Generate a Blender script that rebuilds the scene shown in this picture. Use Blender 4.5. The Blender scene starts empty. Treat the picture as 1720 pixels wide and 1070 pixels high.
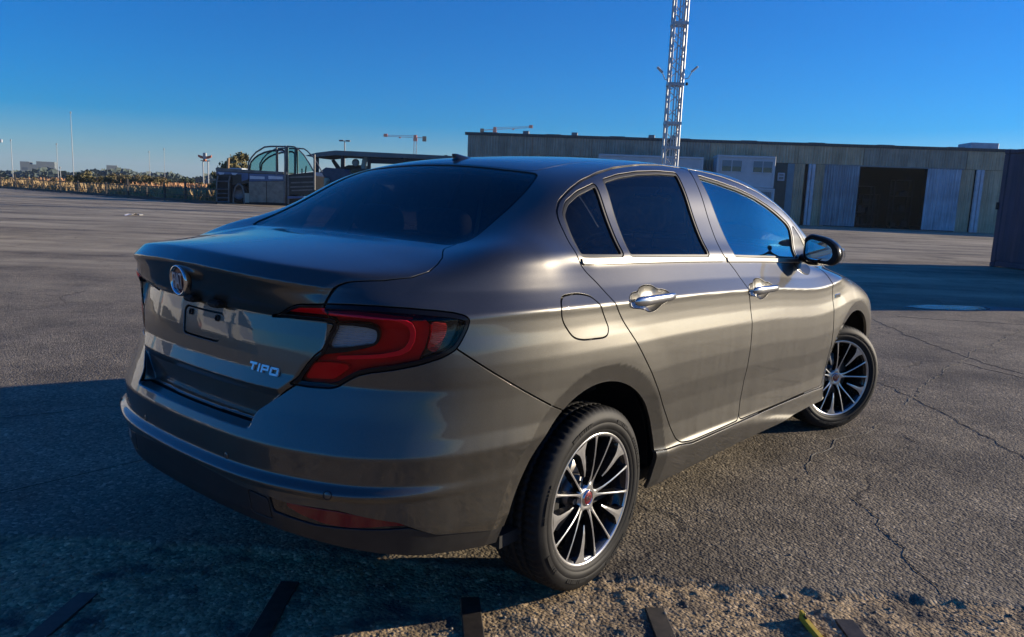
import bpy, math, random
import numpy as np
from mathutils import Matrix, Vector
S = bpy.context.scene
COL = S.collection
# ---------------------------------------------------------------- camera, sky, sun, exposure
# ground frame: x along the parked car (towards its nose), y to its left, z up; origin under its rear axle
CAM = np.array([-2.066, -2.204, 1.316]); YAW, PITCH, ROLL = [math.radians(a) for a in (39.854, 9.218, 2.356)]
_f = np.array([math.cos(PITCH)*math.cos(YAW), math.cos(PITCH)*math.sin(YAW), -math.sin(PITCH)])
_r = np.array([math.sin(YAW), -math.cos(YAW), 0.]); _u = np.cross(_r, _f)
_r, _u = _r*math.cos(ROLL)+_u*math.sin(ROLL), -_r*math.sin(ROLL)+_u*math.cos(ROLL)
cd = bpy.data.cameras.new('camera'); cam = bpy.data.objects.new('camera', cd); COL.objects.link(cam)
cam.matrix_world = Matrix([[_r[i], _u[i], -_f[i], CAM[i]] for i in range(3)]+[[0, 0, 0, 1]])
cd.sensor_width = 36; cd.lens = 26.99; cd.clip_start = .05; cd.clip_end = 6000
S.camera = cam
SUN_AZ, SUN_EL = math.radians(-36.), math.radians(12.5)            # azimuth from +x towards +y
W = bpy.data.worlds.new('World'); S.world = W; W.use_nodes = True
wn = W.node_tree.nodes; wl = W.node_tree.links
sky = wn.new('ShaderNodeTexSky'); sky.sky_type = 'NISHITA'; sky.sun_disc = False
sky.sun_elevation = SUN_EL; sky.sun_rotation = math.pi/2-SUN_AZ
sky.altitude = 0; sky.air_density = 1.0; sky.dust_density = .22; sky.ozone_density = 7.0
wn['Background'].inputs['Strength'].default_value = .067
hs = wn.new('ShaderNodeHueSaturation'); hs.inputs['Saturation'].default_value = 1.40; hs.inputs['Hue'].default_value = .511
wl.new(sky.outputs['Color'], hs.inputs['Color']); wl.new(hs.outputs['Color'], wn['Background'].inputs['Color'])
sl = bpy.data.lights.new('sun', 'SUN'); sl.energy = 3.0; sl.angle = math.radians(.5); sl.color = (1, .86, .66)
so = bpy.data.objects.new('sun', sl); COL.objects.link(so)
so.rotation_euler = Vector((-math.cos(SUN_EL)*math.cos(SUN_AZ), -math.cos(SUN_EL)*math.sin(SUN_AZ), -math.sin(SUN_EL))).to_track_quat('-Z', 'Y').to_euler()
S.view_settings.view_transform = 'Standard'; S.view_settings.look = 'None'
S.view_settings.exposure = 1.3; S.view_settings.gamma = 1.
S.view_settings.use_curve_mapping = False
S.render.engine = 'CYCLES'
S.cycles.max_bounces = 8; S.cycles.transparent_max_bounces = 16; S.cycles.caustics_reflective = False; S.cycles.caustics_refractive = False
S.cycles.sample_clamp_indirect = 6.
# ---------------------------------------------------------------- materials
def mat(name, col, rough=.5, metal=0., **k):
    m = bpy.data.materials.new(name); m.use_nodes = True; b = m.node_tree.nodes['Principled BSDF']
    b.inputs['Base Color'].default_value = (*col, 1); b.inputs['Roughness'].default_value = rough; b.inputs['Metallic'].default_value = metal
    for a, v in k.items(): b.inputs[a.replace('_', ' ')].default_value = v
    return m
def nd(m, t, **k):
    n = m.node_tree.nodes.new(t)
    for a, v in k.items():
        if a in n.inputs: n.inputs[a].default_value = v
        else: setattr(n, a, v)
    return n
def ln(m, a, b): m.node_tree.links.new(a, b)
def BS(m): return m.node_tree.nodes['Principled BSDF']
def ramp(m, src, stops):
    r = nd(m, 'ShaderNodeValToRGB'); e = r.color_ramp.elements
    while len(e) < len(stops): e.new(.5)
    for q, (p, c) in zip(e, stops):
        q.position = p; q.color = (*c, 1) if len(c) == 3 else c
    ln(m, src, r.inputs['Fac']); return r
def coords(m, scale=1., kind='Object'):
    t = nd(m, 'ShaderNodeTexCoord'); g = nd(m, 'ShaderNodeMapping')
    g.inputs['Scale'].default_value = scale if hasattr(scale, '__len__') else (scale,)*3
    ln(m, t.outputs[kind], g.inputs['Vector']); return g.outputs['Vector']
def noise(m, vec, scale, detail=3., rough=.55, **k):
    n = nd(m, 'ShaderNodeTexNoise', Scale=scale, Detail=detail, Roughness=rough, **k); ln(m, vec, n.inputs['Vector']); return n.outputs['Fac']
def bump(m, h, strength, dist, prev=None):
    b = nd(m, 'ShaderNodeBump', Strength=strength, Distance=dist); ln(m, h, b.inputs['Height'])
    if prev is not None: ln(m, prev, b.inputs['Normal'])
    return b.outputs['Normal']
def mix(m, f, a, b, typ='MIX'):
    n = nd(m, 'ShaderNodeMix', data_type='RGBA', blend_type=typ)
    for s, i in ((f, 0), (a, 6), (b, 7)):
        if hasattr(s, 'is_output'): ln(m, s, n.inputs[i])
        else: n.inputs[i].default_value = s if i == 0 else (*s, 1)
    return n.outputs[2]
def mth(m, op, a, b=0.):
    n = nd(m, 'ShaderNodeMath', operation=op)
    for s, i in ((a, 0), (b, 1)):
        if hasattr(s, 'is_output'): ln(m, s, n.inputs[i])
        else: n.inputs[i].default_value = s
    return n.outputs[0]
def noisy(name, c1, c2, scale, rough=.7, metal=0., bs=0., bd=.002, detail=4., stretch=None, **k):
    """two-tone procedural material with a little relief"""
    m = mat(name, c1, rough, metal, **k); v = coords(m, stretch or 1.)
    f = noise(m, v, scale, detail, .62); r = ramp(m, f, [(.32, c1), (.68, c2)]); ln(m, r.outputs[0], BS(m).inputs['Base Color'])
    if bs: ln(m, bump(m, f, bs, bd), BS(m).inputs['Normal'])
    return m
def glass(name, tint, spec=1., rough=0., dust=0., refl=(1, 1, 1)):
    """thin pane: tinted see-through with a mirror coat"""
    m = bpy.data.materials.new(name); m.use_nodes = True; t = m.node_tree; n = t.nodes; n.clear()
    o = n.new('ShaderNodeOutputMaterial'); tr = n.new('ShaderNodeBsdfTransparent'); tr.inputs[0].default_value = (*tint, 1)
    gl = n.new('ShaderNodeBsdfGlossy'); gl.inputs['Roughness'].default_value = rough; gl.inputs[0].default_value = (*refl, 1)
    fr = n.new('ShaderNodeLayerWeight'); fr.inputs['Blend'].default_value = .34
    a = n.new('ShaderNodeMath'); a.operation = 'MULTIPLY_ADD'; a.inputs[1].default_value = spec; a.inputs[2].default_value = 0.; a.use_clamp = True
    t.links.new(fr.outputs['Fresnel'], a.inputs[0])
    x = n.new('ShaderNodeMixShader'); t.links.new(a.outputs[0], x.inputs[0]); t.links.new(tr.outputs[0], x.inputs[1]); t.links.new(gl.outputs[0], x.inputs[2])
    out = x
    if dust:
        df = n.new('ShaderNodeBsdfDiffuse'); df.inputs[0].default_value = (.38, .35, .30, 1)
        tc = n.new('ShaderNodeTexCoord'); nz = n.new('ShaderNodeTexNoise'); nz.inputs['Scale'].default_value = 70.; nz.inputs['Detail'].default_value = 6.; nz.inputs['Roughness'].default_value = .75
        t.links.new(tc.outputs['Object'], nz.inputs['Vector'])
        r = n.new('ShaderNodeMapRange'); r.inputs['From Min'].default_value = .55; r.inputs['From Max'].default_value = .85; r.inputs['To Min'].default_value = dust*.12; r.inputs['To Max'].default_value = dust*2.6
        t.links.new(nz.outputs['Fac'], r.inputs['Value'])
        y = n.new('ShaderNodeMixShader'); t.links.new(r.outputs[0], y.inputs[0]); t.links.new(x.outputs[0], y.inputs[1]); t.links.new(df.outputs[0], y.inputs[2]); out = y
    t.links.new(out.outputs[0], o.inputs[0]); return m
# ---------------------------------------------------------------- objects
def tag(o, label, cat, group=None):
    o['label'] = label; o['category'] = cat
    if group: o['group'] = group
    return o
def thing(name, label, cat, loc=(0, 0, 0), rz=0., group=None):
    o = bpy.data.objects.new(name, None); COL.objects.link(o); o.location = loc; o.rotation_euler = (0, 0, rz)
    o.empty_display_size = .2
    return tag(o, label, cat, group)
def mesh_np(name, V, F, N=None, smooth=False):
    """mesh from arrays; F is an (n, k) face array or a list of such arrays; N are per-vertex custom normals"""
    me = bpy.data.meshes.new(name); Fs = [f for f in (F if isinstance(F, list) else [F]) if len(f)]
    me.vertices.add(len(V)); me.vertices.foreach_set('co', np.asarray(V, np.float32).ravel())
    lv = np.concatenate([np.asarray(f).ravel() for f in Fs]).astype(np.int32); tot = np.concatenate([np.full(len(f), np.asarray(f).shape[1], np.int32) for f in Fs])
    me.loops.add(len(lv)); me.loops.foreach_set('vertex_index', lv)
    me.polygons.add(len(tot)); me.polygons.foreach_set('loop_start', np.concatenate([[0], np.cumsum(tot)[:-1]]).astype(np.int32)); me.polygons.foreach_set('loop_total', tot)
    me.update(calc_edges=True); me.validate()
    if smooth or N is not None: me.polygons.foreach_set('use_smooth', np.ones(len(me.polygons), bool))
    if N is not None: me.normals_split_custom_set_from_vertices(np.asarray(N, np.float32))
    me.update(); return me
def link(name, me, m=None, parent=None):
    o = bpy.data.objects.new(name, me); COL.objects.link(o)
    if m is not None and not me.materials: me.materials.append(m)
    if parent is not None: o.parent = parent
    return o
class MB:
    """collects boxes, bars, tubes and lathes into one mesh"""
    def __init__(s): s.v = []; s.f = []; s.sm = []
    def add(s, vs, fs, smooth=False):
        b = len(s.v); s.v += [tuple(p) for p in vs]; s.f += [tuple(i+b for i in f) for f in fs]; s.sm += [smooth]*len(fs); return s
    def box(s, x0, x1, y0, y1, z0, z1, M=None):
        vs = [Vector((x, y, z)) for z in (z0, z1) for y in (y0, y1) for x in (x0, x1)]
        if M is not None: vs = [M @ v for v in vs]
        return s.add(vs, [(0, 2, 3, 1), (4, 5, 7, 6), (0, 1, 5, 4), (2, 6, 7, 3), (0, 4, 6, 2), (1, 3, 7, 5)])
    def cbox(s, x0, x1, y0, y1, z0, z1, c=.01, M=None):
        """box with chamfered edges"""
        vs = []
        for sx in (0, 1):
            for sy in (0, 1):
                for sz in (0, 1):
                    p = [(x0, x1)[sx], (y0, y1)[sy], (z0, z1)[sz]]; d = [(1, -1)[sx], (1, -1)[sy], (1, -1)[sz]]
                    for ax in range(3):
                        q = [p[i]+(d[i]*c if i != ax else 0) for i in range(3)]; vs.append(q)
        I = lambda sx, sy, sz, ax: ((sx*2+sy)*2+sz)*3+ax
        f = []
        for ax in range(3):
            for e in (0, 1):
                o = [k for k in range(3) if k != ax]; q = []
                for u, v in ((0, 0), (1, 0), (1, 1), (0, 1)):
                    k = [0]*3; k[ax] = e; k[o[0]] = u; k[o[1]] = v; q.append(I(*k, ax))
                if (e == 1) != (ax != 1): q = q[::-1]
                f.append(q)
        for ax in range(3):
            o = [k for k in range(3) if k != ax]
            for u in (0, 1):
                for v in (0, 1):
                    k0 = [0]*3; k1 = [0]*3; k0[ax] = 0; k1[ax] = 1
                    for k in (k0, k1): k[o[0]] = u; k[o[1]] = v
                    f.append([I(*k0, o[0]), I(*k1, o[0]), I(*k1, o[1]), I(*k0, o[1])])
        for sx in (0, 1):
            for sy in (0, 1):
                for sz in (0, 1): f.append([I(sx, sy, sz, a) for a in range(3)])
        if M is not None: vs = [M @ Vector(v) for v in vs]
        return s.add(vs, f)
    def tube(s, a, b, r, n=8, r2=None, cap=True):
        a = Vector(a); b = Vector(b); d = (b-a).normalized(); u = d.orthogonal().normalized(); w = d.cross(u); r2 = r if r2 is None else r2
        vs = [p+(u*math.cos(t)+w*math.sin(t))*k for p, k in ((a, r), (b, r2)) for t in [2*math.pi*i/n for i in range(n)]]
        s.add(vs, [(i, (i+1) % n, n+(i+1) % n, n+i) for i in range(n)], n > 4)
        if cap: s.add(vs[:n][::-1], [tuple(range(n))]); s.add(vs[n:], [tuple(range(n))])
        return s
    def path(s, pts, r, n=6):
        for a, b in zip(pts[:-1], pts[1:]): s.tube(a, b, r, n)
        return s
    def lathe(s, prof, n=48, ax='y', closed=False):
        """prof: (radius, position along the axis)"""
        m = len(prof); vs = []
        for i in range(n):
            t = 2*math.pi*i/n; c, q = math.cos(t), math.sin(t)
            for r, h in prof: vs.append({'y': (r*c, h, r*q), 'z': (r*c, r*q, h), 'x': (h, r*c, r*q)}[ax])
        fs = []
        for i in range(n):
            j = (i+1) % n
            for k in range(m if closed else m-1): fs.append((i*m+k, i*m+(k+1) % m, j*m+(k+1) % m, j*m+k))
        return s.add(vs, fs, True)
    def prism(s, poly, y0, y1, ax='y', M=None):
        """flat outline given thickness along an axis"""
        n = len(poly); P = lambda a, b, h: {'y': (a, h, b), 'z': (a, b, h), 'x': (h, a, b)}[ax]
        vs = [Vector(P(a, b, h)) for h in (y0, y1) for a, b in poly]
        if M is not None: vs = [M @ v for v in vs]
        return s.add(vs, [tuple(range(n))[::-1], tuple(range(n, 2*n))]+[(i, (i+1) % n, n+(i+1) % n, n+i) for i in range(n)])
    def mesh(s, name, fix=True):
        me = bpy.data.meshes.new(name); me.from_pydata(s.v, [], s.f); me.validate()
        if len(s.sm) == len(me.polygons): me.polygons.foreach_set('use_smooth', s.sm)
        if fix:
            import bmesh
            bm = bmesh.new(); bm.from_mesh(me); bmesh.ops.recalc_face_normals(bm, faces=bm.faces); bm.to_mesh(me); bm.free()
        me.update(); return me
    def build(s, name, m=None, parent=None): return link(name, s.mesh(name), m, parent)
def structure(name, me, m): o = link(name, me, m); o['kind'] = 'structure'; return o
def copy_tree(o, parent=None):
    c = o.copy(); COL.objects.link(c)
    if parent is not None: c.parent = parent
    for ch in list(o.children): copy_tree(ch, c)
    return c
def text_mesh(txt, size, depth, bevel=0.):
    cu = bpy.data.curves.new('letters', 'FONT'); cu.body = txt; cu.size = size; cu.extrude = depth; cu.bevel_depth = bevel; cu.align_x = 'CENTER'; cu.align_y = 'CENTER'
    o = bpy.data.objects.new('letters', cu); COL.objects.link(o)
    dg = bpy.context.evaluated_depsgraph_get(); me = bpy.data.meshes.new_from_object(o.evaluated_get(dg)); bpy.data.objects.remove(o); return me
# ---------------------------------------------------------------- car body as a smooth field
# car frame: x forward from the rear axle, w = distance from the centre plane, z up from the ground
import numpy as np
def _spl(xs, ys):
    """natural cubic spline through points, linear beyond the ends"""
    xs = np.asarray(xs, float); ys = np.asarray(ys, float); n = len(xs); h = np.diff(xs)
    A = np.eye(n); b = np.zeros(n)
    for i in range(1, n-1):
        A[i, i-1:i+2] = h[i-1], 2*(h[i-1]+h[i]), h[i]
        b[i] = 6*((ys[i+1]-ys[i])/h[i]-(ys[i]-ys[i-1])/h[i-1])
    m = np.linalg.solve(A, b)
    s0 = (ys[1]-ys[0])/h[0]-h[0]*m[1]/6; s1 = (ys[-1]-ys[-2])/h[-1]+h[-1]*m[-2]/6
    return xs, ys, h, m, s0, s1
def _ev(S, x):
    xs, ys, h, m, s0, s1 = S
    i = np.clip(np.searchsorted(xs, x)-1, 0, len(xs)-2)
    a = xs[i+1]-x; b = x-xs[i]; hh = h[i]
    y = (m[i]*a**3+m[i+1]*b**3)/(6*hh)+(ys[i]/hh-m[i]*hh/6)*a+(ys[i+1]/hh-m[i+1]*hh/6)*b
    y = np.where(x < xs[0], ys[0]+s0*(x-xs[0]), y)
    return np.where(x > xs[-1], ys[-1]+s1*(x-xs[-1]), y)
class Tab:
    """1-D lookup of a spline or a rounded polyline, with a fine table so that it is cheap on many points"""
    def __init__(s, pts, rnd=None, lo=-2., hi=5., n=14001, smooth=None):
        p = np.array(pts, float); p = p[np.argsort(p[:, 0])]
        s.g = np.linspace(lo, hi, n)
        if rnd is None: y = _ev(_spl(p[:, 0], p[:, 1]), s.g)
        else:
            y = np.interp(s.g, p[:, 0], p[:, 1])
            k = max(3, int(rnd/(s.g[1]-s.g[0]))); w = np.hanning(k+2)[1:-1]; w /= w.sum()
            y = np.convolve(np.pad(y, k, mode='edge'), w, mode='same')[k:-k]
        s.y = y; s.lo = lo; s.d = (hi-lo)/(n-1); s.n = n
    def __call__(s, x):
        t = np.clip((x-s.lo)/s.d, 0, s.n-1.001); i = t.astype(np.int32); f = t-i
        return s.y[i]*(1-f)+s.y[i+1]*f
def smax(a, b, k): return .5*(a+b+np.sqrt((a-b)**2+k*k))
def smin(a, b, k): return .5*(a+b-np.sqrt((a-b)**2+k*k))
def sstep(a, b, x):
    t = np.clip((x-a)/(b-a), 0, 1); return t*t*(3-2*t)
RW = (-.015, .32); FW = (2.645, .32); RA = .405                      # wheel arch centres and radius

T_roof = Tab([(-.8, .90), (-.6, 1.045), (-.388, 1.172), (-.15, 1.306), (.081, 1.418), (.3, 1.458), (.6, 1.482), (.9, 1.492), (1.2, 1.486),
              (1.5, 1.472), (1.75, 1.42), (2.0, 1.335), (2.3, 1.19), (2.7, .97)])
T_crown = Tab([(-.6, .05), (-.38, .06), (-.1, .14), (.15, .15), (.4, .10), (.7, .075), (1.3, .075), (1.7, .12), (2.2, .2)], rnd=.3)
T_deck = Tab([(-1.2, 1.09), (-1.0, 1.118), (-.945, 1.127), (-.8, 1.139), (-.6, 1.152), (-.388, 1.163), (-.1, 1.172), (.3, 1.185), (1., 1.165), (1.6, 1.135), (1.95, 1.095),
              (2.25, 1.055), (2.5, 1.035), (2.9, .965), (3.2, .885), (3.4, .79), (3.5, .70)])
T_dcrown = Tab([(-.95, .13), (-.6, .08), (-.38, .04), (.3, .04), (2., .10), (3., .14)], rnd=.2)
# side section: offset from the widest plan line, against height above (or below) the shoulder crease
T_sec = Tab([(-.80, -.085), (-.74, -.048), (-.70, -.030), (-.655, -.018), (-.60, -.004), (-.585, -.004), (-.565, -.012), (-.49, -.014), (-.40, -.008), (-.335, .000), (-.25, .0045), (-.19, .0035), (-.14, .0015), (-.085, -.0085), (-.055, -.0118), (-.02, -.0135), (0, -.0125), (.05, -.049), (.10, -.079), (.16, -.116), (.3, -.26)], rnd=.018, lo=-1, hi=1, n=8001)
T_secR = Tab([(-.80, -.10), (-.66, -.035), (-.60, -.018), (-.50, -.008), (-.44, -.003), (-.378, .006), (-.33, .000), (-.24, -.001), (-.18, .001), (-.14, .000), (-.10, -.0045), (-.06, -.011), (-.025, -.0145), (0, -.0145), (.05, -.052), (.10, -.086), (.16, -.130), (.3, -.27)], rnd=.022, lo=-1, hi=1, n=8001)
T_zc = Tab([(-1, .985), (-.3, .987), (.1, .976), (.47, .970), (1.09, .950), (1.47, .932), (2.16, .903), (2.5, .935), (2.9, .905), (3.2, .82)])
T_plan = Tab([(-1.0, .745), (-.85, .800), (-.69, .842), (-.5, .872), (-.3, .888), (0, .896), (.5, .897), (1.2, .898), (2.0, .900), (2.5, .908), (2.8, .908), (3.05, .892), (3.3, .82), (3.5, .70)])
# rear centre profiles (x against z): body (bumper, lamps, lip) and the recessed boot lid
T_rb = Tab([(.15, -.86), (.30, -.945), (.41, -.982), (.485, -.990), (.497, -.990), (.503, -1.003), (.516, -1.006), (.535, -.980), (.615, -.984), (.70, -.945), (.79, -.906), (.95, -.912), (1.02, -.937), (1.074, -.976), (1.088, -.976), (1.130, -.932), (1.2, -.86)], rnd=.022, lo=0, hi=2, n=8001)
T_rl = Tab([(.15, -.86), (.62, -.912), (.665, -.916), (.735, -.922), (.757, -.931), (.800, -.9155), (.835, -.9112), (.87, -.9060), (.91, -.8988), (.955, -.8890), (.975, -.910), (1.00, -.930), (1.074, -.983), (1.086, -.985), (1.128, -.941), (1.16, -.908), (1.2, -.85)], rnd=.008, lo=0, hi=2, n=8001)
T_bow = Tab([(0, 0), (.2, .006), (.36, .024), (.467, .050), (.55, .080), (.65, .125), (.75, .185), (.85, .26), (1., .40)], lo=0, hi=1.5, n=3001)
# half-width of the boot lid against t = z + .8 (x + .95), from its lower edge up and over the lip to the glass
LID_T = [(.60, .33), (.69, .335), (.715, .345), (.774, .395), (.84, .447), (.916, .484), (.956, .522), (1.0, .536), (1.06, .538), (1.09, .540), (1.114, .544), (1.135, .548), (1.169, .558), (1.193, .57), (1.254, .626), (1.319, .663), (1.38, .67), (1.433, .655), (1.486, .628), (1.541, .577), (1.56, .563), (1.7, .56)]
T_lid = Tab(LID_T, rnd=.02, lo=0, hi=3, n=6001)
def lid_t(x, z): return z+.8*(x+.95)
T_wg = Tab([(.95, .66), (1.0, .71), (1.05, .760), (1.095, .792), (1.12, .7925), (1.15, .774), (1.2, .742), (1.262, .708), (1.34, .672), (1.42, .628), (1.50, .580)], lo=.5, hi=2, n=3001)
def side_w(x, z):
    dz = z-T_zc(x)
    f = sstep(-.12, .42, x)
    # the lower door hollow sinks towards the front wheel and its edge drops with it
    lower = np.clip((-dz-.30)/.25, 0, 1)
    sh = .10*sstep(.9, 2.15, x)*sstep(0, 1, lower)*(1-sstep(1.9, 2.3, x)*.3)
    s = T_sec(dz+sh*(1-sstep(-.62, -.56, -(-dz))))*f+T_secR(dz)*(1-f)
    w = T_plan(x)+s
    for cx, cz in (RW, FW):
        r = np.sqrt((x-cx)**2+(z-cz)**2)
        w = w+.004*(1-sstep(.465, .62, r))*sstep(.10, .40, z)-.013*np.clip((.463-r)/.058, 0, 1)*sstep(.16, .34, z)
    return w
def rear_x(x, w, z):
    m = sstep(-.004, .016, T_lid(lid_t(x, z))-w)*sstep(.640, .656, z)
    z2 = z+.115*np.minimum(w, .68)**2*sstep(.965, 1.03, z)
    return T_rb(z2)*(1-m)+T_rl(z2)*m+T_bow(w)*(1-.04*sstep(.70, .80, z)+.92*sstep(.975, 1.05, z))
def body_field(x, w, z):
    w = np.abs(w); zc = T_zc(x)
    side = w-side_w(x, z)
    top = z-(T_deck(x)-T_dcrown(x)*w*w)
    rear = rear_x(x, w, z)-x
    front = x-(3.52-.18*w**2-.32*w**4-.5*np.clip(z-.6, 0, 1)**2-.35*np.clip(.45-z, 0, 1))
    kb = .030+.075*sstep(-.28, -.62, x)+.05*sstep(2.2, 2.6, x)
    b = smax(side, top, kb)
    kr = .007+.10*sstep(.52, .80, w)-.05*sstep(1.0, 1.1, z)*sstep(.52, .8, w)
    b = smax(b, rear, kr)
    b = smax(b, front, .10)
    b = smax(b, .17+.02*w*w-z, .02)
    zs = z+np.clip(.973-zc, 0, .07)*(1-sstep(1.08, 1.32, z))
    wg = T_wg(zs)-.05*sstep(.05, -.15, x)*(1-sstep(1.06, 1.15, z))-.05*sstep(.0, -.75, x)+.02*sstep(1.1, 1.6, x)*sstep(1.05, 1.17, z)-.03*np.clip((x-1.95)/.9, 0, 1)**1.5
    g = smax(z-(T_roof(x)-T_crown(x)*w*w), w-wg, .035+.055*sstep(.35, -.3, x))
    g = smax(g, .92-z, .02)
    kg = .016+.054*sstep(.0, -.25, x)*sstep(.50, .76, w)+.03*sstep(2., 2.4, x)
    return smin(b, g, kg)
def body_grad(p, h=1e-3):
    g = np.empty_like(p)
    for i in range(3):
        d = np.zeros(3); d[i] = h
        a = p+d; b = p-d
        g[:, i] = (body_field(a[:, 0], a[:, 1], a[:, 2])-body_field(b[:, 0], b[:, 1], b[:, 2]))/(2*h)
    return g
def snap(p, n=3, lim=.006):
    for _ in range(n):
        f = body_field(p[:, 0], p[:, 1], p[:, 2]); g = body_grad(p)
        st = (f/np.maximum((g*g).sum(1), .05))[:, None]*g
        l = np.sqrt((st*st).sum(1)); st *= np.minimum(1, lim/np.maximum(l, 1e-9))[:, None]
        p = p-st
    return p
# ---------------------------------------------------------------- field -> mesh, and cutting meshes along curves
def surface_net(x0, x1, h, w1=.96, z0=.12, z1=1.56):
    """quads of the surface between x0 and x1 on a grid of step h (half car, w >= -h)"""
    nx = int(round((x1-x0)/h))+1; gx = x0+h*np.arange(nx)
    gw = np.arange(-1.5*h, w1, h); gz = np.arange(z0, z1, h)
    V = np.empty((nx, len(gw), len(gz)), np.float32)
    c = 4
    # coarse pass first, the fine pass only where the surface can be
    cx, cw, cz = [np.append(g[::c], g[-1]) for g in (gx, gw, gz)]
    X, Wd, Z = np.meshgrid(cx, cw, cz, indexing='ij')
    CV = body_field(X.ravel(), Wd.ravel(), Z.ravel()).reshape(X.shape)
    def up(v, n, ax):
        i = np.minimum(np.arange(n)//c, v.shape[ax]-1); return np.take(v, i, ax)
    V[:] = up(up(up(CV, nx, 0), len(gw), 1), len(gz), 2)
    idx = np.argwhere(np.abs(V) < c*h*2.2)
    p = np.stack([gx[idx[:, 0]], gw[idx[:, 1]], gz[idx[:, 2]]], 1)
    V[idx[:, 0], idx[:, 1], idx[:, 2]] = body_field(p[:, 0], p[:, 1], p[:, 2])
    S = V < 0
    a = S[:-1, :-1, :-1].astype(np.int8)
    cnt = sum(S[i:S.shape[0]-1+i, j:S.shape[1]-1+j, k:S.shape[2]-1+k].astype(np.int8) for i in (0, 1) for j in (0, 1) for k in (0, 1))
    act = (cnt > 0) & (cnt < 8)
    ids = -np.ones(act.shape, np.int64); ci = np.argwhere(act); ids[act] = np.arange(len(ci))
    ps = np.zeros((len(ci), 3)); n = np.zeros(len(ci))
    for ax in range(3):
        o1, o2 = [k for k in range(3) if k != ax]
        for u in (0, 1):
            for v in (0, 1):
                d = np.zeros(3, int); d[o1] = u; d[o2] = v
                q = ci+d; q2 = q.copy(); q2[:, ax] += 1
                A = V[q[:, 0], q[:, 1], q[:, 2]]; B = V[q2[:, 0], q2[:, 1], q2[:, 2]]
                m = (A < 0) != (B < 0); t = np.where(m, A/np.where(m, A-B, 1), 0)
                e = d.astype(float)[None].repeat(len(ci), 0); e[:, ax] = t
                ps[m] += e[m]; n += m
    P = (ci+ps/n[:, None])*h+np.array([gx[0], gw[0], gz[0]])
    Q = []
    for ax in range(3):
        o1, o2 = [(1, 2), (2, 0), (0, 1)][ax]
        A = np.take(S, range(S.shape[ax]-1), ax); B = np.take(S, range(1, S.shape[ax]), ax)
        for sgn, m in ((1, A & ~B), (0, ~A & B)):
            e = np.argwhere(m); e = e[(e[:, o1] > 0) & (e[:, o2] > 0) & (e[:, o1] < S.shape[o1]-1) & (e[:, o2] < S.shape[o2]-1)]
            q = []
            for u, v in ((0, 0), (1, 0), (1, 1), (0, 1)):
                k = e.copy(); k[:, o1] -= 1-u; k[:, o2] -= 1-v; q.append(ids[k[:, 0], k[:, 1], k[:, 2]])
            q = np.stack(q, 1)
            Q.append(q if sgn else q[:, ::-1])
    Q = np.concatenate(Q)
    P = snap(P, 3, h)
    T = np.concatenate([Q[:, [0, 1, 2]], Q[:, [0, 2, 3]]])
    return P, T
def clip(P, T, s, keep=None):
    """the part of a triangle mesh where s <= 0; returns points, triangles, and the index pairs of the cut edge"""
    ins = s <= 0; k = ins[T].sum(1)
    full = T[k == 3]; out = [full]
    newP = []; nb = len(P)
    cut = T[(k == 1) | (k == 2)]
    if len(cut):
        kc = ins[cut].sum(1)
        # rotate so that the odd vertex is first
        odd = np.where(kc == 1, np.argmax(ins[cut], 1), np.argmin(ins[cut], 1))
        R = np.stack([cut[np.arange(len(cut)), (odd+j) % 3] for j in range(3)], 1)
        e1 = np.sort(R[:, [0, 1]], 1); e2 = np.sort(R[:, [0, 2]], 1)
        E, inv = np.unique(np.concatenate([e1, e2]), axis=0, return_inverse=True); inv = inv.ravel()
        a, b = E[:, 0], E[:, 1]; t = s[a]/(s[a]-s[b]); newP = P[a]+(P[b]-P[a])*t[:, None]
        n1 = nb+inv[:len(cut)]; n2 = nb+inv[len(cut):]
        one = kc == 1
        out.append(np.stack([R[one, 0], n1[one], n2[one]], 1))
        two = ~one
        out.append(np.stack([n1[two], R[two, 1], R[two, 2]], 1)); out.append(np.stack([n1[two], R[two, 2], n2[two]], 1))
        P = np.concatenate([P, newP])
    T = np.concatenate(out)
    u, inv = np.unique(T, return_inverse=True)
    return P[u], inv.reshape(-1, 3)
def poly_sd(px, py, poly):
    """signed distance to a closed polygon, negative inside"""
    v = np.asarray(poly, float); d = np.full(len(px), 1e9); sg = np.ones(len(px))
    a = v; b = np.roll(v, -1, 0)
    for (ax, ay), (bx, by) in zip(a, b):
        ex, ey = bx-ax, by-ay; L = ex*ex+ey*ey
        if L < 1e-14: continue
        wx, wy = px-ax, py-ay; t = np.clip((wx*ex+wy*ey)/L, 0, 1)
        d = np.minimum(d, (wx-ex*t)**2+(wy-ey*t)**2)
        c = (ay <= py) != (by <= py)
        xs = ax+(py-ay)*ex/np.where(by != ay, ey, 1)
        sg = np.where(c & (px < xs), -sg, sg)
    return np.sqrt(d)*sg
def rnd(poly, r=.02, n=5):
    """polygon with its corners rounded by radius-like r"""
    v = np.asarray(poly, float); m = len(v); o = []
    for i in range(m):
        a, b, c = v[i-1], v[i], v[(i+1) % m]
        la, lc = np.hypot(*(a-b)), np.hypot(*(c-b)); k = min(r, .45*la, .45*lc)
        p, q = b+(a-b)*k/max(la, 1e-9), b+(c-b)*k/max(lc, 1e-9)
        for t in np.linspace(0, 1, n): o.append((1-t)**2*p+2*t*(1-t)*b+t*t*q)
    return np.array(o)
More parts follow.
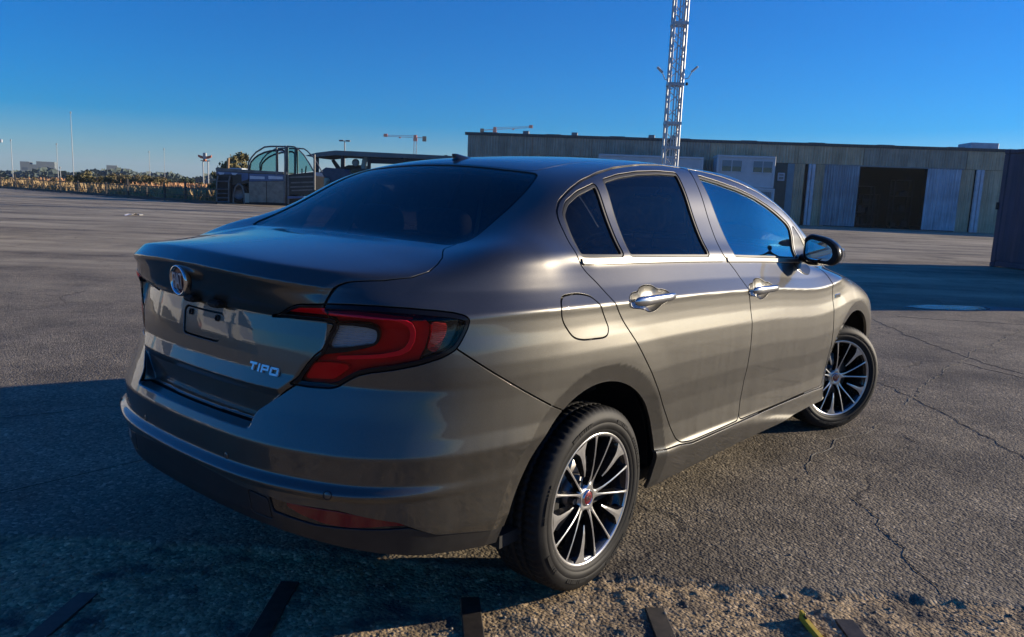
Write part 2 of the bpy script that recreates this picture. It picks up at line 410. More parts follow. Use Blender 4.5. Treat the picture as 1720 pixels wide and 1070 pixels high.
def dist_line(px, py, pts):
    """signed distance to an open polyline, positive on its left side"""
    v = np.asarray(pts, float); d = np.full(len(px), 1e9); sg = np.ones(len(px))
    for (ax, ay), (bx, by) in zip(v[:-1], v[1:]):
        ex, ey = bx-ax, by-ay; t = np.clip(((px-ax)*ex+(py-ay)*ey)/(ex*ex+ey*ey), 0, 1)
        q = (px-ax-ex*t)**2+(py-ay-ey*t)**2; c = ex*(py-ay)-ey*(px-ax)
        m = q < d-1e-12; d = np.where(m, q, d); sg = np.where(m, np.sign(c), sg)
    return np.sqrt(d)*sg
# outlines on the body, measured as (q, z) with q = x + w, which runs round the rear corner
QZ = {
 'reverse': [(-0.263, 0.956), (-0.202, 0.958), (-0.138, 0.956), (-0.106, 0.949), (-0.104, 0.931), (-0.115, 0.914), (-0.147, 0.908), (-0.221, 0.897), (-0.295, 0.890), (-0.288, 0.912)],
 'reverse_frame': [(-0.273, 0.958), (-0.202, 0.965), (-0.129, 0.965), (-0.097, 0.954), (-0.093, 0.932), (-0.106, 0.912), (-0.147, 0.900), (-0.221, 0.885), (-0.317, 0.870), (-0.307, 0.894)],
 'orange': [(0.097, 0.969), (0.111, 0.972), (0.151, 0.971), (0.156, 0.958), (0.148, 0.933), (0.131, 0.907), (0.109, 0.892), (0.082, 0.902), (0.094, 0.934)],
 'smoke_edge': [(0.030, 0.993), (0.070, 0.983), (0.098, 0.966), (0.094, 0.940), (0.077, 0.902), (0.047, 0.861)],
 'led_out': [(-0.295, 0.986), (-0.174, 0.990), (-0.062, 0.985), (-0.004, 0.978), (0.026, 0.967), (0.037, 0.947), (0.032, 0.921), (0.015, 0.898), (-0.016, 0.885), (-0.083, 0.875), (-0.269, 0.859)],
 'led_in': [(-0.295, 0.977), (-0.174, 0.982), (-0.071, 0.978), (-0.018, 0.971), (0.009, 0.960), (0.018, 0.944), (0.012, 0.921), (-0.003, 0.905), (-0.029, 0.895), (-0.092, 0.884), (-0.259, 0.870)],
 'redlow': [(-0.357, 0.846), (-0.293, 0.852), (-0.226, 0.851), (-0.211, 0.839), (-0.240, 0.820), (-0.279, 0.799), (-0.353, 0.794), (-0.403, 0.790), (-0.382, 0.820)],
 'reflector': [(-0.455, 0.461), (-0.375, 0.461), (-0.241, 0.461), (-0.104, 0.451), (-0.014, 0.435), (0.031, 0.423), (-0.059, 0.424), (-0.195, 0.417), (-0.289, 0.418), (-0.386, 0.432), (-0.446, 0.448)],
 'refl_housing': [(-0.527, 0.467), (-0.455, 0.465), (-0.241, 0.469), (-0.014, 0.439), (0.067, 0.414), (0.132, 0.385), (0.031, 0.416), (-0.195, 0.415), (-0.338, 0.410), (-0.457, 0.421), (-0.509, 0.426)],
 'tow': [(-0.620, 0.473), (-0.528, 0.463), (-0.509, 0.398), (-0.603, 0.405)],
}
# ---------------------------------------------------------------- paint, glass and trim of the car
def paint_mat():
    m = mat('car_paint', (.085, .077, .063), .36, .80); b = BS(m)
    v = coords(m); fl = nd(m, 'ShaderNodeTexVoronoi', Scale=900.); ln(m, v, fl.inputs['Vector'])
    f = ramp(m, fl.outputs['Color'], [(.2, (.086, .081, .070)), (.8, (.106, .100, .087))])
    # road dust: streaks down the doors, more of it low on the body
    vs = coords(m, (3.2, 3.2, .22)); st = noise(m, vs, 9., 5., .7)
    sep = nd(m, 'ShaderNodeSeparateXYZ'); ln(m, v, sep.inputs[0])
    low = nd(m, 'ShaderNodeMapRange'); ln(m, sep.outputs['Z'], low.inputs['Value']); low.inputs['From Min'].default_value = .95; low.inputs['From Max'].default_value = .22; low.inputs['To Min'].default_value = .10; low.inputs['To Max'].default_value = 1.
    cl = noise(m, v, 5.5, 6., .7)
    dr = nd(m, 'ShaderNodeMapRange'); ln(m, mth(m, 'ADD', mth(m, 'MULTIPLY', st, .65), mth(m, 'MULTIPLY', cl, .35)), dr.inputs['Value']); dr.inputs['From Min'].default_value = .40; dr.inputs['From Max'].default_value = .74; dr.inputs['To Max'].default_value = .16
    d = mth(m, 'MULTIPLY', dr.outputs[0], low.outputs[0]); d.node.use_clamp = True
    ln(m, mix(m, d, f.outputs[0], (.14, .127, .104)), b.inputs['Base Color'])
    ln(m, mth(m, 'SUBTRACT', .80, mth(m, 'MULTIPLY', d, .9)), b.inputs['Metallic'])
    ln(m, mth(m, 'ADD', .37, mth(m, 'MULTIPLY', d, .8)), b.inputs['Roughness'])
    b.inputs['Coat Weight'].default_value = .9; b.inputs['Coat IOR'].default_value = 1.55
    ln(m, mth(m, 'ADD', .012, mth(m, 'MULTIPLY', d, .5)), b.inputs['Coat Roughness'])
    # slight orange peel so that reflections are not perfectly clean
    pn = noise(m, v, 55., 2.); nb = bump(m, pn, .035, .002); ln(m, nb, b.inputs['Coat Normal'])
    return m
PAINT = paint_mat()
TRIM = noisy('grey_plastic_trim', (.017, .017, .018), (.027, .026, .025), 30., .40, bs=.05)
BLACKP = mat('gloss_black_plastic', (.012, .012, .013), .12, 0., Coat_Weight=.6)
MBLK = mat('mirror_black', (.009, .009, .010), .28, 0., Specular_IOR_Level=.28)
BLACKM = mat('matt_black', (.010, .010, .010), .75)
RUBSEAL = mat('rubber_seal', (.014, .014, .014), .55)
GL_BACK = glass('privacy_glass', (.22, .235, .25), .85)
GL_REAR = glass('tinted_side_glass', (.42, .44, .44), .62, dust=.04)
GL_FRONT = glass('green_side_glass', (.70, .88, .86), 2.4, dust=.015, refl=(.80, 1., .98))
CHROME = mat('chrome', (.62, .62, .63), .08, 1.)
STRIP = mat('satin_strip', (.17, .165, .15), .34, .75)
SATIN = mat('satin_chrome', (.55, .56, .58), .24, 1.)
LAMP_RED = glass('red_lamp_cover', (1., .34, .36), .40)
LAMP_SMOKE = glass('smoked_lamp_cover', (.70, .70, .70), .45)
LAMP_CLEAR = glass('clear_lamp_cover', (.80, .84, .87), .8)
LAMP_BLACK = mat('lamp_black_edge', (.008, .008, .010), .10, 0., Specular_IOR_Level=.25)
RED_DIFF = mat('red_reflector_lens', (.80, .010, .040), .3, 0.)
RED_REFL = mat('deep_red_reflector', (.20, .004, .010), .12, 0., Coat_Weight=.4)
RED_LED = mat('red_light_guide', (.90, .03, .13), .2, 0., Coat_Weight=1.)
RED_DARK = mat('dark_red_lens', (.50, .008, .036), .3, 0.)
def ribbed(name, c, sx, sz, r=.15, metal=0.):
    m = mat(name, c, r, metal, Coat_Weight=1.); v = coords(m)
    w = nd(m, 'ShaderNodeTexWave', Scale=sz, Distortion=.6); w.bands_direction = 'Z'; ln(m, v, w.inputs['Vector'])
    ln(m, bump(m, w.outputs['Fac'], .8, .004), BS(m).inputs['Normal']); return m
TURN = ribbed('ribbed_red_lens', (1., .07, .06), 0, 60.)
REVREF = ribbed('fluted_reflector', (.84, .87, .90), 0, 55., .3, .0)
FABRIC = noisy('seat_fabric', (.045, .045, .047), (.07, .07, .072), 60., .85, bs=.2)
PLAST_IN = noisy('cabin_plastic', (.05, .05, .05), (.07, .07, .068), 40., .6, bs=.05)
PILLAR = mat('pale_pillar_trim', (.34, .35, .32), .6)
# ---------------------------------------------------------------- outlines of the panels (x, z) on the side, (x, w) from above
DOOR_R = rnd([(-.034, 1.079), (-.049, 1.119), (-.057, 1.170), (-.049, 1.234), (-.033, 1.264), (.006, 1.298), (.09, 1.340), (.173, 1.371), (.303, 1.405), (.444, 1.430), (.629, 1.450), (.798, 1.458), (1.012, 1.455),
  (.988, 1.10), (1.018, 1.083), (1.062, 1.031), (1.094, .960), (1.118, .885), (1.127, .783), (1.122, .643), (1.112, .512), (1.099, .374), (.66, .380), (.565, .392), (.525, .415), (.488, .455), (.382, .586), (.281, .71), (.179, .825), (.085, .925), (.04, .99), (.002, 1.045)], .03, 4)
DOOR_F = rnd([(1.014, 1.455), (1.14, 1.449), (1.30, 1.432), (1.46, 1.404), (1.62, 1.366), (1.78, 1.312), (1.92, 1.243), (2.02, 1.172), (2.085, 1.105), (2.11, 1.05), (2.165, 1.0), (2.195, .95), (2.195, .861), (2.210, .731), (2.218, .571), (2.186, .414), (2.158, .350), (1.6, .358),
  (1.101, .374), (1.114, .512), (1.124, .643), (1.129, .783), (1.120, .885), (1.096, .960), (1.064, 1.031), (1.020, 1.083), (.990, 1.10)], .03, 4)
WIN_Q = rnd([(-.031, 1.126), (-.028, 1.20), (-.015, 1.257), (.030, 1.297), (.11, 1.333), (.228, 1.366), (.214, 1.118)], .016, 4)
WIN_R = rnd([(.250, 1.117), (.280, 1.379), (.40, 1.402), (.55, 1.420), (.72, 1.430), (.876, 1.431), (.865, 1.096)], .018, 4)
WIN_F = rnd([(1.104, 1.087), (1.060, 1.430), (1.22, 1.411), (1.396, 1.381), (1.53, 1.350), (1.652, 1.313), (1.76, 1.273), (1.862, 1.228), (1.893, 1.200), (1.880, 1.050)], .018, 4)
SAIL = rnd([(1.898, 1.048), (1.911, 1.196), (1.93, 1.212), (2.0, 1.150), (2.06, 1.085), (2.07, 1.046)], .015, 4)
FUEL = rnd([(-.245, .985), (-.215, 1.019), (-.13, 1.021), (-.068, 1.009), (-.040, .985), (.006, .903), (-.004, .880), (-.03, .875), (-.14, .880), (-.19, .893), (-.235, .945)], .03, 4)
GLASS_B = rnd([(-.436, -.2), (-.436, .0), (-.430, .16), (-.414, .326), (-.392, .48), (-.385, .555), (-.352, .581), (-.309, .580), (-.208, .562), (-.110, .551), (-.015, .534), (.071, .503), (.116, .474), (.107, .417), (.094, .344), (.086, .204), (.083, 0), (.083, -.2)], .03, 4)
ROOF = rnd([(.095, -.2), (.095, 0), (.098, .204), (.106, .344), (.120, .425), (.14, .452), (.24, .452), (.42, .440), (.70, .445), (1.2, .47), (1.66, .495), (1.70, .40), (1.73, .2), (1.74, 0), (1.74, -.2)], .03, 4)
WSCREEN = rnd([(1.755, -.2), (1.755, 0), (1.745, .2), (1.715, .40), (1.68, .51), (1.78, .56), (2.0, .62), (2.26, .68), (2.36, .66), (2.46, .40), (2.50, .2), (2.51, 0), (2.51, -.2)], .04, 4)
HOOD = rnd([(2.52, -.2), (2.52, 0), (2.51, .2), (2.47, .42), (2.38, .67), (2.36, .745), (2.6, .775), (2.9, .775), (3.15, .735), (3.33, .60), (3.40, .40), (3.43, 0), (3.43, -.2)], .05, 4)
FENDER = [(2.115, 1.05), (2.169, 1.0), (2.199, .95), (2.199, .861), (2.214, .731), (2.222, .571), (2.19, .414), (2.162, .20), (3.06, .20), (3.06, .60), (3.10, .66), (3.20, .72), (3.40, .9), (3.3, 1.1), (2.3, 1.15)]
HEADLAMP = rnd([(2.98, .80), (3.12, .70), (3.30, .655), (3.5, .66), (3.5, .74), (3.3, .80), (3.1, .845)], .03, 4)
CUP_R = rnd([(.140, .985), (.17, 1.0), (.215, 1.002), (.235, 1.013), (.275, 1.020), (.325, 1.015), (.345, 1.002), (.40, .996), (.428, .978), (.41, .964), (.345, .952), (.315, .937), (.265, .930), (.225, .945), (.155, .954), (.138, .968)], .018, 4)
CUP_F = rnd([(p+.965, q-.028-.02*(p-.14)) for p, q in [(.140, .985), (.17, 1.0), (.215, 1.002), (.235, 1.013), (.275, 1.020), (.325, 1.015), (.345, 1.002), (.40, .996), (.428, .978), (.41, .964), (.345, .952), (.315, .937), (.265, .930), (.225, .945), (.155, .954), (.138, .968)]], .018, 4)
LAMP = rnd([(-.545, .950), (-.493, .965), (-.453, .988), (-.410, 1.002), (-.296, 1.009), (-.204, 1.012), (-.109, 1.012), (.002, 1.008), (.105, 1.002), (.173, .996), (.219, .988), (.239, .976), (.230, .953), (.208, .921), (.186, .898), (.141, .880), (.052, .860), (-.037, .846), (-.128, .834), (-.174, .824), (-.212, .808), (-.250, .788), (-.283, .780), (-.366, .776), (-.455, .776),
  (-.417, .797), (-.387, .830), (-.352, .862), (-.316, .883), (-.297, .918), (-.268, .958), (-.336, .958), (-.401, .957), (-.474, .955)], .012, 4)
TRIM_T = Tab([(-1.05, .497), (-.79, .488), (-.613, .472), (-.526, .469), (-.454, .462), (-.241, .466), (-.015, .435), (.132, .383), (.257, .367), (.47, .332), (.6, .32)], rnd=.03)
SEAM_T = Tab([(-.6, 1.2), (.150, .93), (.191, .900), (.316, .838), (.471, .761), (.653, .674), (.8, .60)], rnd=.02)
ZBOT = Tab([(-1.05, .405), (-.9, .362), (-.7, .323), (-.47, .292), (-.40, .28), (-.34, .246), (.3, .246), (2.3, .266), (2.6, .22), (3.6, .20)], rnd=.02)
def A(P): return P[:, 0], P[:, 1], P[:, 2]
def f_side(poly): return lambda P: np.maximum(poly_sd(P[:, 0], P[:, 2], poly), .50-P[:, 1])
def f_top(poly, z0): return lambda P: np.maximum(poly_sd(P[:, 0], P[:, 1], poly), z0-P[:, 2])
def f_q(poly, x1=-.3): return lambda P: np.maximum(poly_sd(P[:, 0]+P[:, 1], P[:, 2], poly), P[:, 0]-x1)
def f_glassb(P): return np.maximum(poly_sd(P[:, 0], P[:, 1], GLASS_B), 1.10-P[:, 2])
def f_lid(P):
    x, w, z = A(P)
    return np.maximum.reduce([w-T_lid(lid_t(x, z)), .650-z, x+.36, .012-f_glassb(P)-.008])
f_lampo = f_q(LAMP)
def f_bump(P):
    x, w, z = A(P); q = x+w
    return np.maximum.reduce([(z-SEAM_T(q))*.8, x-0., -f_lampo(P), np.minimum(T_lid(lid_t(x, z))-w, .650-z+0*x)*1. if False else -np.maximum(w-T_lid(lid_t(x, z)), .652-z), z-.93])
def f_trim(P): return P[:, 2]-TRIM_T(P[:, 0]+P[:, 1])
def f_arch(P, c, r=RA): return np.sqrt((P[:, 0]-c[0])**2+(P[:, 2]-c[1])**2)-r
f_dr, f_df = f_side(DOOR_R), f_side(DOOR_F)
f_roof, f_ws, f_hood = f_top(ROOF, 1.30), f_top(WSCREEN, .98), f_top(HOOD, .72)
def f_fender(P): return np.maximum.reduce([poly_sd(P[:, 0], P[:, 2], FENDER), .6-P[:, 1], -f_hood(P)])
def f_fbump(P): return np.maximum(np.maximum(3.064-P[:, 0], P[:, 2]-.80+.0*P[:, 0]), -f_head(P))
f_head = lambda P: np.maximum(poly_sd(P[:, 0], P[:, 2], HEADLAMP), .45-P[:, 1])
def f_sill(P):
    x, w, z = A(P)
    return np.maximum.reduce([z-np.interp(x, [.35, .545, .65, 1.1, 2.16, 2.25], [.40, .388, .372, .366, .342, .342]), .345-x, x-2.215, .6-w])
# ---------------------------------------------------------------- panels
def normals(P):
    n = body_grad(P); return n/np.maximum(np.linalg.norm(n, axis=1), 1e-9)[:, None]
def cutter(P, T, fns, gap=.0030):
    """cut a triangle soup down to where every fn <= -gap"""
    for f in fns:
        s = f(P)+gap
        keep = (s <= 0)[T].any(1); T = T[keep]
        if not len(T): return P[:0], T
        u, inv = np.unique(T, return_inverse=True); P = P[u]; s = s[u]; T = inv.reshape(-1, 3)
        s = np.where(np.abs(s) < 1e-7, -1e-7, s)
        P, T = clip(P, T, s)
    return P, T
def shell(P, T, off=0., flange=.014, chamfer=.0014, disp=None):
    """a panel from cut triangles: its skin, a chamfered edge and an edge turned inwards; car-frame (x, w, z)"""
    N = normals(P); Q = P+N*off
    if disp is not None:
        d = disp(P); e = .002
        Q = Q+N*d[:, None]
    # merge coincident points so that only true borders count
    key = np.round(P*4e4).astype(np.int64); _, first, inv = np.unique(key, axis=0, return_index=True, return_inverse=True); inv = inv.ravel()
    P = P[first]; Q = Q[first]; N = N[first]; T = inv[T]; T = T[(T[:, 0] != T[:, 1]) & (T[:, 1] != T[:, 2]) & (T[:, 2] != T[:, 0])]
    # make every triangle face outwards
    fn = np.cross(P[T[:, 1]]-P[T[:, 0]], P[T[:, 2]]-P[T[:, 0]]); fl = (fn*N[T].mean(1)).sum(1) < 0
    T[fl] = T[fl][:, ::-1]
    if disp is not None:
        fn = np.cross(Q[T[:, 1]]-Q[T[:, 0]], Q[T[:, 2]]-Q[T[:, 0]]); N2 = np.zeros_like(N)
        for k in range(3): np.add.at(N2, T[:, k], fn)
        N = N2/np.maximum(np.linalg.norm(N2, axis=1), 1e-12)[:, None]
    if not flange: return Q, T, N
    D = np.concatenate([T[:, [0, 1]], T[:, [1, 2]], T[:, [2, 0]]])
    k = D[:, 0]*len(P)+D[:, 1]; kr = D[:, 1]*len(P)+D[:, 0]
    B = D[~np.isin(k, kr)]
    B = B[~((np.abs(P[B[:, 0], 1]) < 2e-4) & (np.abs(P[B[:, 1], 1]) < 2e-4))]
    B = B[~((np.abs(P[B[:, 0], 0]+.300) < 1e-5) & (np.abs(P[B[:, 1], 0]+.300) < 1e-5))]
    e = Q[B[:, 1]]-Q[B[:, 0]]; L = np.linalg.norm(e, axis=1); B = B[L > 1e-7]; e = e[L > 1e-7]
    o = np.cross(e, .5*(N[B[:, 0]]+N[B[:, 1]]))
    bv, bi = np.unique(B, return_inverse=True); bi = bi.reshape(-1, 2)
    O = np.zeros((len(bv), 3))
    for j in (0, 1): np.add.at(O, bi[:, j], o)
    O /= np.maximum(np.linalg.norm(O, axis=1), 1e-9)[:, None]
    nb = len(Q); m = len(bv); nq = N[bv]
    mid = (nq+O); mid /= np.linalg.norm(mid, axis=1)[:, None]
    r1 = Q[bv]+O*chamfer*.6-nq*chamfer; r2 = r1-nq*flange
    V = np.concatenate([Q, Q[bv], r1, r1, r2]); NN = np.concatenate([N, .75*nq+.25*O, mid*.5+O*.5, O, O]); NN /= np.maximum(np.linalg.norm(NN, axis=1), 1e-9)[:, None]
    a, b = nb+bi[:, 0], nb+bi[:, 1]
    Qd = np.concatenate([np.stack([a, a+m, b+m, b], 1), np.stack([a+2*m, a+3*m, b+3*m, b+2*m], 1)])
    return V, [T, Qd], NN
def flip(F): return [f[:, ::-1] for f in F] if isinstance(F, list) else F[:, ::-1]
def side_mesh(name, sh, right=True):
    V, F, N = sh; s = np.array([1, -1 if right else 1, 1.])
    return mesh_np(name, V*s, flip(F) if right else F, N*s)
def both_mesh(name, sh):
    V, F, N = sh; s = np.array([1, -1, 1.]); n = len(V); F = F if isinstance(F, list) else [F]
    return mesh_np(name, np.concatenate([V*s, V]), flip(F)+[f+n for f in F], np.concatenate([N*s, N]))
car = thing('parked_car', 'dusty grey-brown metallic four-door saloon parked in the foreground, seen from its rear corner', 'car')
# a finer net for the tail, which is nearest to the camera; the two meet edge to edge at x = XJ
XJ = -.300
_Pa, _Ta = cutter(*surface_net(-1.10, XJ+.02, .0048), [lambda P: P[:, 0]-XJ], 0.)
_Pb, _Tb = cutter(*surface_net(XJ-.03, 3.62, .0088), [lambda P: XJ-P[:, 0]], 0.)
P0, T0 = np.concatenate([_Pa, _Pb]), np.concatenate([_Ta, _Tb+len(_Pa)])
_z = lambda P: ZBOT(P[:, 0])-P[:, 2]
SKIN = cutter(P0, T0, [_z, lambda P: -P[:, 1], lambda P: np.where(P[:, 1] > .55, -f_arch(P, RW), -1.), lambda P: np.where(P[:, 1] > .55, -f_arch(P, FW), -1.)], 0.)
SKIN[0][np.abs(SKIN[0][:, 1]) < 1e-4, 1] = 0.
neg = lambda f, g=0.: (lambda P: -f(P)+g)
def part_pair(name, m, fns, parent=None, gap=.0030, src=None, **k):
    """the same panel on both sides of the car"""
    P, T = cutter(*(src or SKIN), fns, gap); sh = shell(P, T, **k)
    ps = parent if isinstance(parent, (list, tuple)) else (parent or car,)*2
    return [link(name, side_mesh(name, sh, r), m, p) for r, p in ((True, ps[0]), (False, ps[1]))], sh
def part_mid(name, m, fns, parent=None, gap=.0030, src=None, **k):
    P, T = cutter(*(src or SKIN), fns, gap); P = P.copy(); P[np.abs(P[:, 1]) < 1.5e-4, 1] = 0
    sh = shell(P, T, **k); return link(name, both_mesh(name, sh), m, parent or car), sh
# quarter panels, pillars and door surrounds: what is left of the skin once every other panel is taken out
others = [f_dr, f_df, f_glassb, f_lid, f_roof, f_ws, f_hood, f_fender, f_head, f_fbump, f_sill, lambda P: np.maximum(f_bump(P), -(.0)-0*P[:, 0]), f_lampo]
part_pair('body_side', PAINT, [neg(f) for f in others]+[neg(f_side(FUEL))])
rear_bumper, _ = part_mid('rear_bumper', PAINT, [f_bump, neg(f_trim)])
SENS = [(-.27, .518), (-.70, .535)]
def f_sens(P): return np.minimum.reduce([np.hypot(P[:, 0]+P[:, 1]-a, P[:, 2]-b)-.012 for a, b in SENS]+[P[:, 0]*0+1])
refl_h = f_q(rnd(QZ['refl_housing'], .01), -.3); refl_l = f_q(rnd(QZ['reflector'], .01), -.3); f_tow = f_q(rnd(QZ['tow'], .012), -.3)
lower_trim, _ = part_mid('lower_bumper_trim', TRIM, [f_bump, f_trim, neg(refl_h), neg(f_tow)], gap=.0012, off=-.004)
part_pair('reflector_housing', BLACKP, [f_bump, refl_h, neg(refl_l)], (lower_trim, lower_trim), gap=.0006, off=-.009)
part_pair('rear_reflector', RED_REFL, [f_bump, refl_l], (lower_trim, lower_trim), gap=.001, off=-.006)
part_pair('tow_cover', TRIM, [f_tow], (lower_trim, lower_trim), gap=.0042, off=-.0035)
def f_plate(P): return np.maximum(poly_sd(P[:, 1], P[:, 2], PLATE), P[:, 0]+.5)
PLATE = rnd([(-.2, .928), (.106, .930), (.118, .918), (.103, .850), (.09, .846), (-.2, .845)], .012, 4)
lid, _ = part_mid('boot_lid', PAINT, [f_lid, neg(f_lampo), neg(f_plate)])
part_mid('plate_panel', PAINT, [f_lid, f_plate], lid, off=-.004, gap=.0035)
# fuel flap, roof, bonnet, front end
P, T = cutter(*SKIN, [f_side(FUEL), neg(f_dr)], .0032); link('fuel_flap', side_mesh('fuel_flap', shell(P, T)), PAINT, car)
P, T = cutter(*SKIN, [f_side(FUEL), neg(f_dr)], .0); link('quarter_infill', side_mesh('quarter_infill', shell(P, T, flange=0), False), PAINT, car)
part_mid('roof_panel', PAINT, [f_roof])
part_mid('bonnet', PAINT, [f_hood])
part_mid('front_bumper', PAINT, [f_fbump, neg(f_hood)])
part_pair('front_wing', PAINT, [f_fender, neg(f_head), neg(f_fbump)])
part_pair('headlamp', LAMP_CLEAR, [f_head])
part_pair('headlamp_bowl', CHROME, [f_head], off=-.03, flange=0)
part_pair('sill', PAINT, [f_sill], off=.004)
# glass
part_mid('rear_window', GL_BACK, [f_glassb], off=-.004, gap=.006, flange=.004)
part_mid('rear_window_seal', RUBSEAL, [f_glassb, neg(lambda P: f_glassb(P)+.020)], off=-.0065, gap=.001, flange=.006)
part_mid('windscreen', GL_FRONT, [f_ws], off=-.003, flange=.004)
# doors: skin with window frame, glass, seals, handle cup and handle
def door(poly, wins, cup, extra=()):
    f = f_side(poly); fw = [f_side(w) for w in wins]; fc = f_side(cup)
    d, _ = part_pair('door', PAINT, [f]+[neg(g) for g in fw]+[neg(fc)]+[neg(e) for e in extra])
    part_pair('handle_cup', PAINT, [fc], d, gap=.0004, flange=0, off=-.001, disp=lambda P: -.017*np.sqrt(sstep(0, .030, -fc(P))))
    for g, gm in zip(fw, (wins_m)):
        part_pair('window_glass', gm, [g], d, off=-.009, gap=-.002, flange=.003)
        part_pair('window_seal', RUBSEAL, [g, neg(lambda P: g(P)+.009)], d, off=-.003, gap=.0004, flange=.008)
    return d
wins_m = (GL_REAR, GL_REAR)
d_rear = door(DOOR_R, [WIN_Q, WIN_R], CUP_R)
wins_m = (GL_FRONT,)
f_sail = f_side(SAIL)
d_front = door(DOOR_F, [WIN_F], CUP_F, (f_sail,))
part_pair('mirror_triangle', MBLK, [f_sail], d_front, off=-.001)
# bright strips along the window bottoms
def strip(pts, h): return [(x, z-.003) for x, z in pts]+[(x, z-.003-h) for x, z in pts[::-1]]
part_pair('belt_strip', STRIP, [f_side(strip([(-.034, 1.121), (.25, 1.114), (.6, 1.104), (.972, 1.091)], .018)), neg(lambda P: -f_dr(P)-.003)], d_rear, off=.006, gap=0, flange=.010, chamfer=.003)
part_pair('belt_strip', STRIP, [f_side(strip([(1.02, 1.0875), (1.3, 1.0765), (1.87, 1.051)], .018))], d_front, off=.006, gap=0, flange=.010, chamfer=.003)
# door frames get a black rubber edge where they meet the body
part_pair('door_seal', RUBSEAL, [lambda P: np.abs(np.minimum(f_dr(P), f_df(P)))-.006, lambda P: 1.06-P[:, 2]], gap=0, off=-.007, flange=0)
# handles
def handle_mesh(x0, x1, z0, z1, w):
    n = 26; k = 14; V = []; F = []
    for i in range(n+1):
        t = i/n; s = math.sin(math.pi*t); e = max(.0, 1-(2*t-1)**6)**.5
        x = x0+(x1-x0)*t; zc = z0+(z1-z0)*t; hz = .019*e*(1-.30*t); hw = .012*e; wc = w+.004+.012*min(1, s*1.6)
        for j in range(k):
            a = 2*math.pi*j/k; V.append((x, -(wc+hw*math.copysign(abs(math.cos(a))**.8, math.cos(a))), zc+hz*math.copysign(abs(math.sin(a))**.8, math.sin(a))))
    for i in range(n):
        for j in range(k): F.append((i*k+j, i*k+(j+1) % k, (i+1)*k+(j+1) % k, (i+1)*k+j))
    return V, F
for d, a in ((d_rear, (.146, .428, .976, .979, .884)), (d_front, (1.108, 1.388, .948, .945, .890))):
    V, F = handle_mesh(*a)
    for o, s in zip(d, (1, -1)):
        b = MB(); b.add([(x, y*s, z) for x, y, z in V], F, True); b.build('door_handle', SATIN, o)
# ---------------------------------------------------------------- tail lamps
def ring(poly, din): return lambda P: -poly(P)-din
smoke = f_q(QZ['smoke_edge']+[(.40, .80), (.40, 1.05), (.06, 1.05)], -.3)
f_rev, f_revf = f_q(rnd(QZ['reverse'], .014)), f_q(rnd(QZ['reverse_frame'], .014))
led = f_q(rnd(QZ['led_out']+QZ['led_in'][::-1], .006, 3))
f_red, f_or = f_q(rnd(QZ['redlow'], .012)), f_q(rnd(QZ['orange'], .008))
on_lid = lambda P: np.where(P[:, 2] > .94, P[:, 1]-T_lid(lid_t(P[:, 0], P[:, 2])), 1.)
rim = lambda P: f_lampo(P)+.0
inner_edge = lambda P: f_lampo(P)+.0145
lamps = []
hs, _ = part_pair('tail_lamp', LAMP_BLACK, [f_lampo, neg(inner_edge), neg(on_lid)], gap=.0024, off=.001)
part_pair('lamp_housing', RED_DARK, [f_lampo, neg(on_lid), smoke_n := neg(smoke)], hs, off=-.022, gap=.003, flange=0)
part_pair('lamp_housing', BLACKP, [f_lampo, smoke], hs, off=-.026, gap=.003, flange=0)
part_pair('red_cover', LAMP_RED, [inner_edge, neg(on_lid), smoke_n, neg(f_revf)], hs, gap=0., flange=0, off=.001)
part_pair('smoked_cover', LAMP_SMOKE, [inner_edge, smoke], hs, gap=0., flange=0, off=.001)
part_pair('light_guide', RED_LED, [led, inner_edge], hs, gap=0, off=-.006, flange=.010)
part_pair('brake_light', RED_DIFF, [f_red], hs, gap=.004, off=-.010, flange=.010)
part_pair('turn_signal', TURN, [f_or], hs, gap=0, off=-.010, flange=.012)
part_pair('reverse_frame', LAMP_BLACK, [f_revf, inner_edge, neg(f_rev)], hs, gap=0, off=.001)
part_pair('reverse_lens', LAMP_CLEAR, [f_rev], hs, gap=0, off=.0, flange=0)
part_pair('reverse_reflector', REVREF, [f_rev], hs, gap=0, off=-.016, flange=0)
li, _ = part_pair('lid_lamp', LAMP_BLACK, [f_lampo, on_lid, neg(lambda P: f_lampo(P)+.011)], (lid, lid), gap=.0022, off=.001)
part_pair('red_cover', LAMP_RED, [lambda P: f_lampo(P)+.011, on_lid], li, gap=.002, flange=0)
part_pair('lamp_housing', RED_DIFF, [f_lampo, on_lid], li, gap=.002, off=-.012, flange=0)
# parking sensors, screws on the plate panel
def surf(x, w, z):
    p = snap(np.array([[x, w, z]], float), 12, .05); n = normals(p)[0]; return p[0], n
def frame(p, n, up=(0, 0, 1), right=True):
    """matrix with local z along the surface normal, local y as near up as it gets; right side has y mirrored"""
    s = -1 if right else 1; P = Vector((p[0], s*p[1], p[2])); N = Vector((n[0], s*n[1], n[2])).normalized()
    Y = (Vector(up)-N*Vector(up).dot(N)).normalized(); X = Y.cross(N)
    return Matrix([[X[i], Y[i], N[i], P[i]] for i in range(3)]+[[0, 0, 0, 1]])
for w, z in ((.621, .518), (.25, .545)):
    p, n = surf(-.9 if w > .5 else -.985, w, z)
    for r in (True, False):
        b = MB(); b.lathe([(.0, .0012), (.0095, .0012), (.0105, 0)], 20, 'z'); o = b.build('parking_sensor', PAINT, rear_bumper); o.matrix_local = frame(p, n, right=r)
        b = MB(); b.lathe([(.0105, -.001), (.0108, .0009), (.0122, .0009), (.0124, -.001)], 20, 'z'); o = b.build('sensor_ring', BLACKM, rear_bumper); o.matrix_local = frame(p, n, right=r)
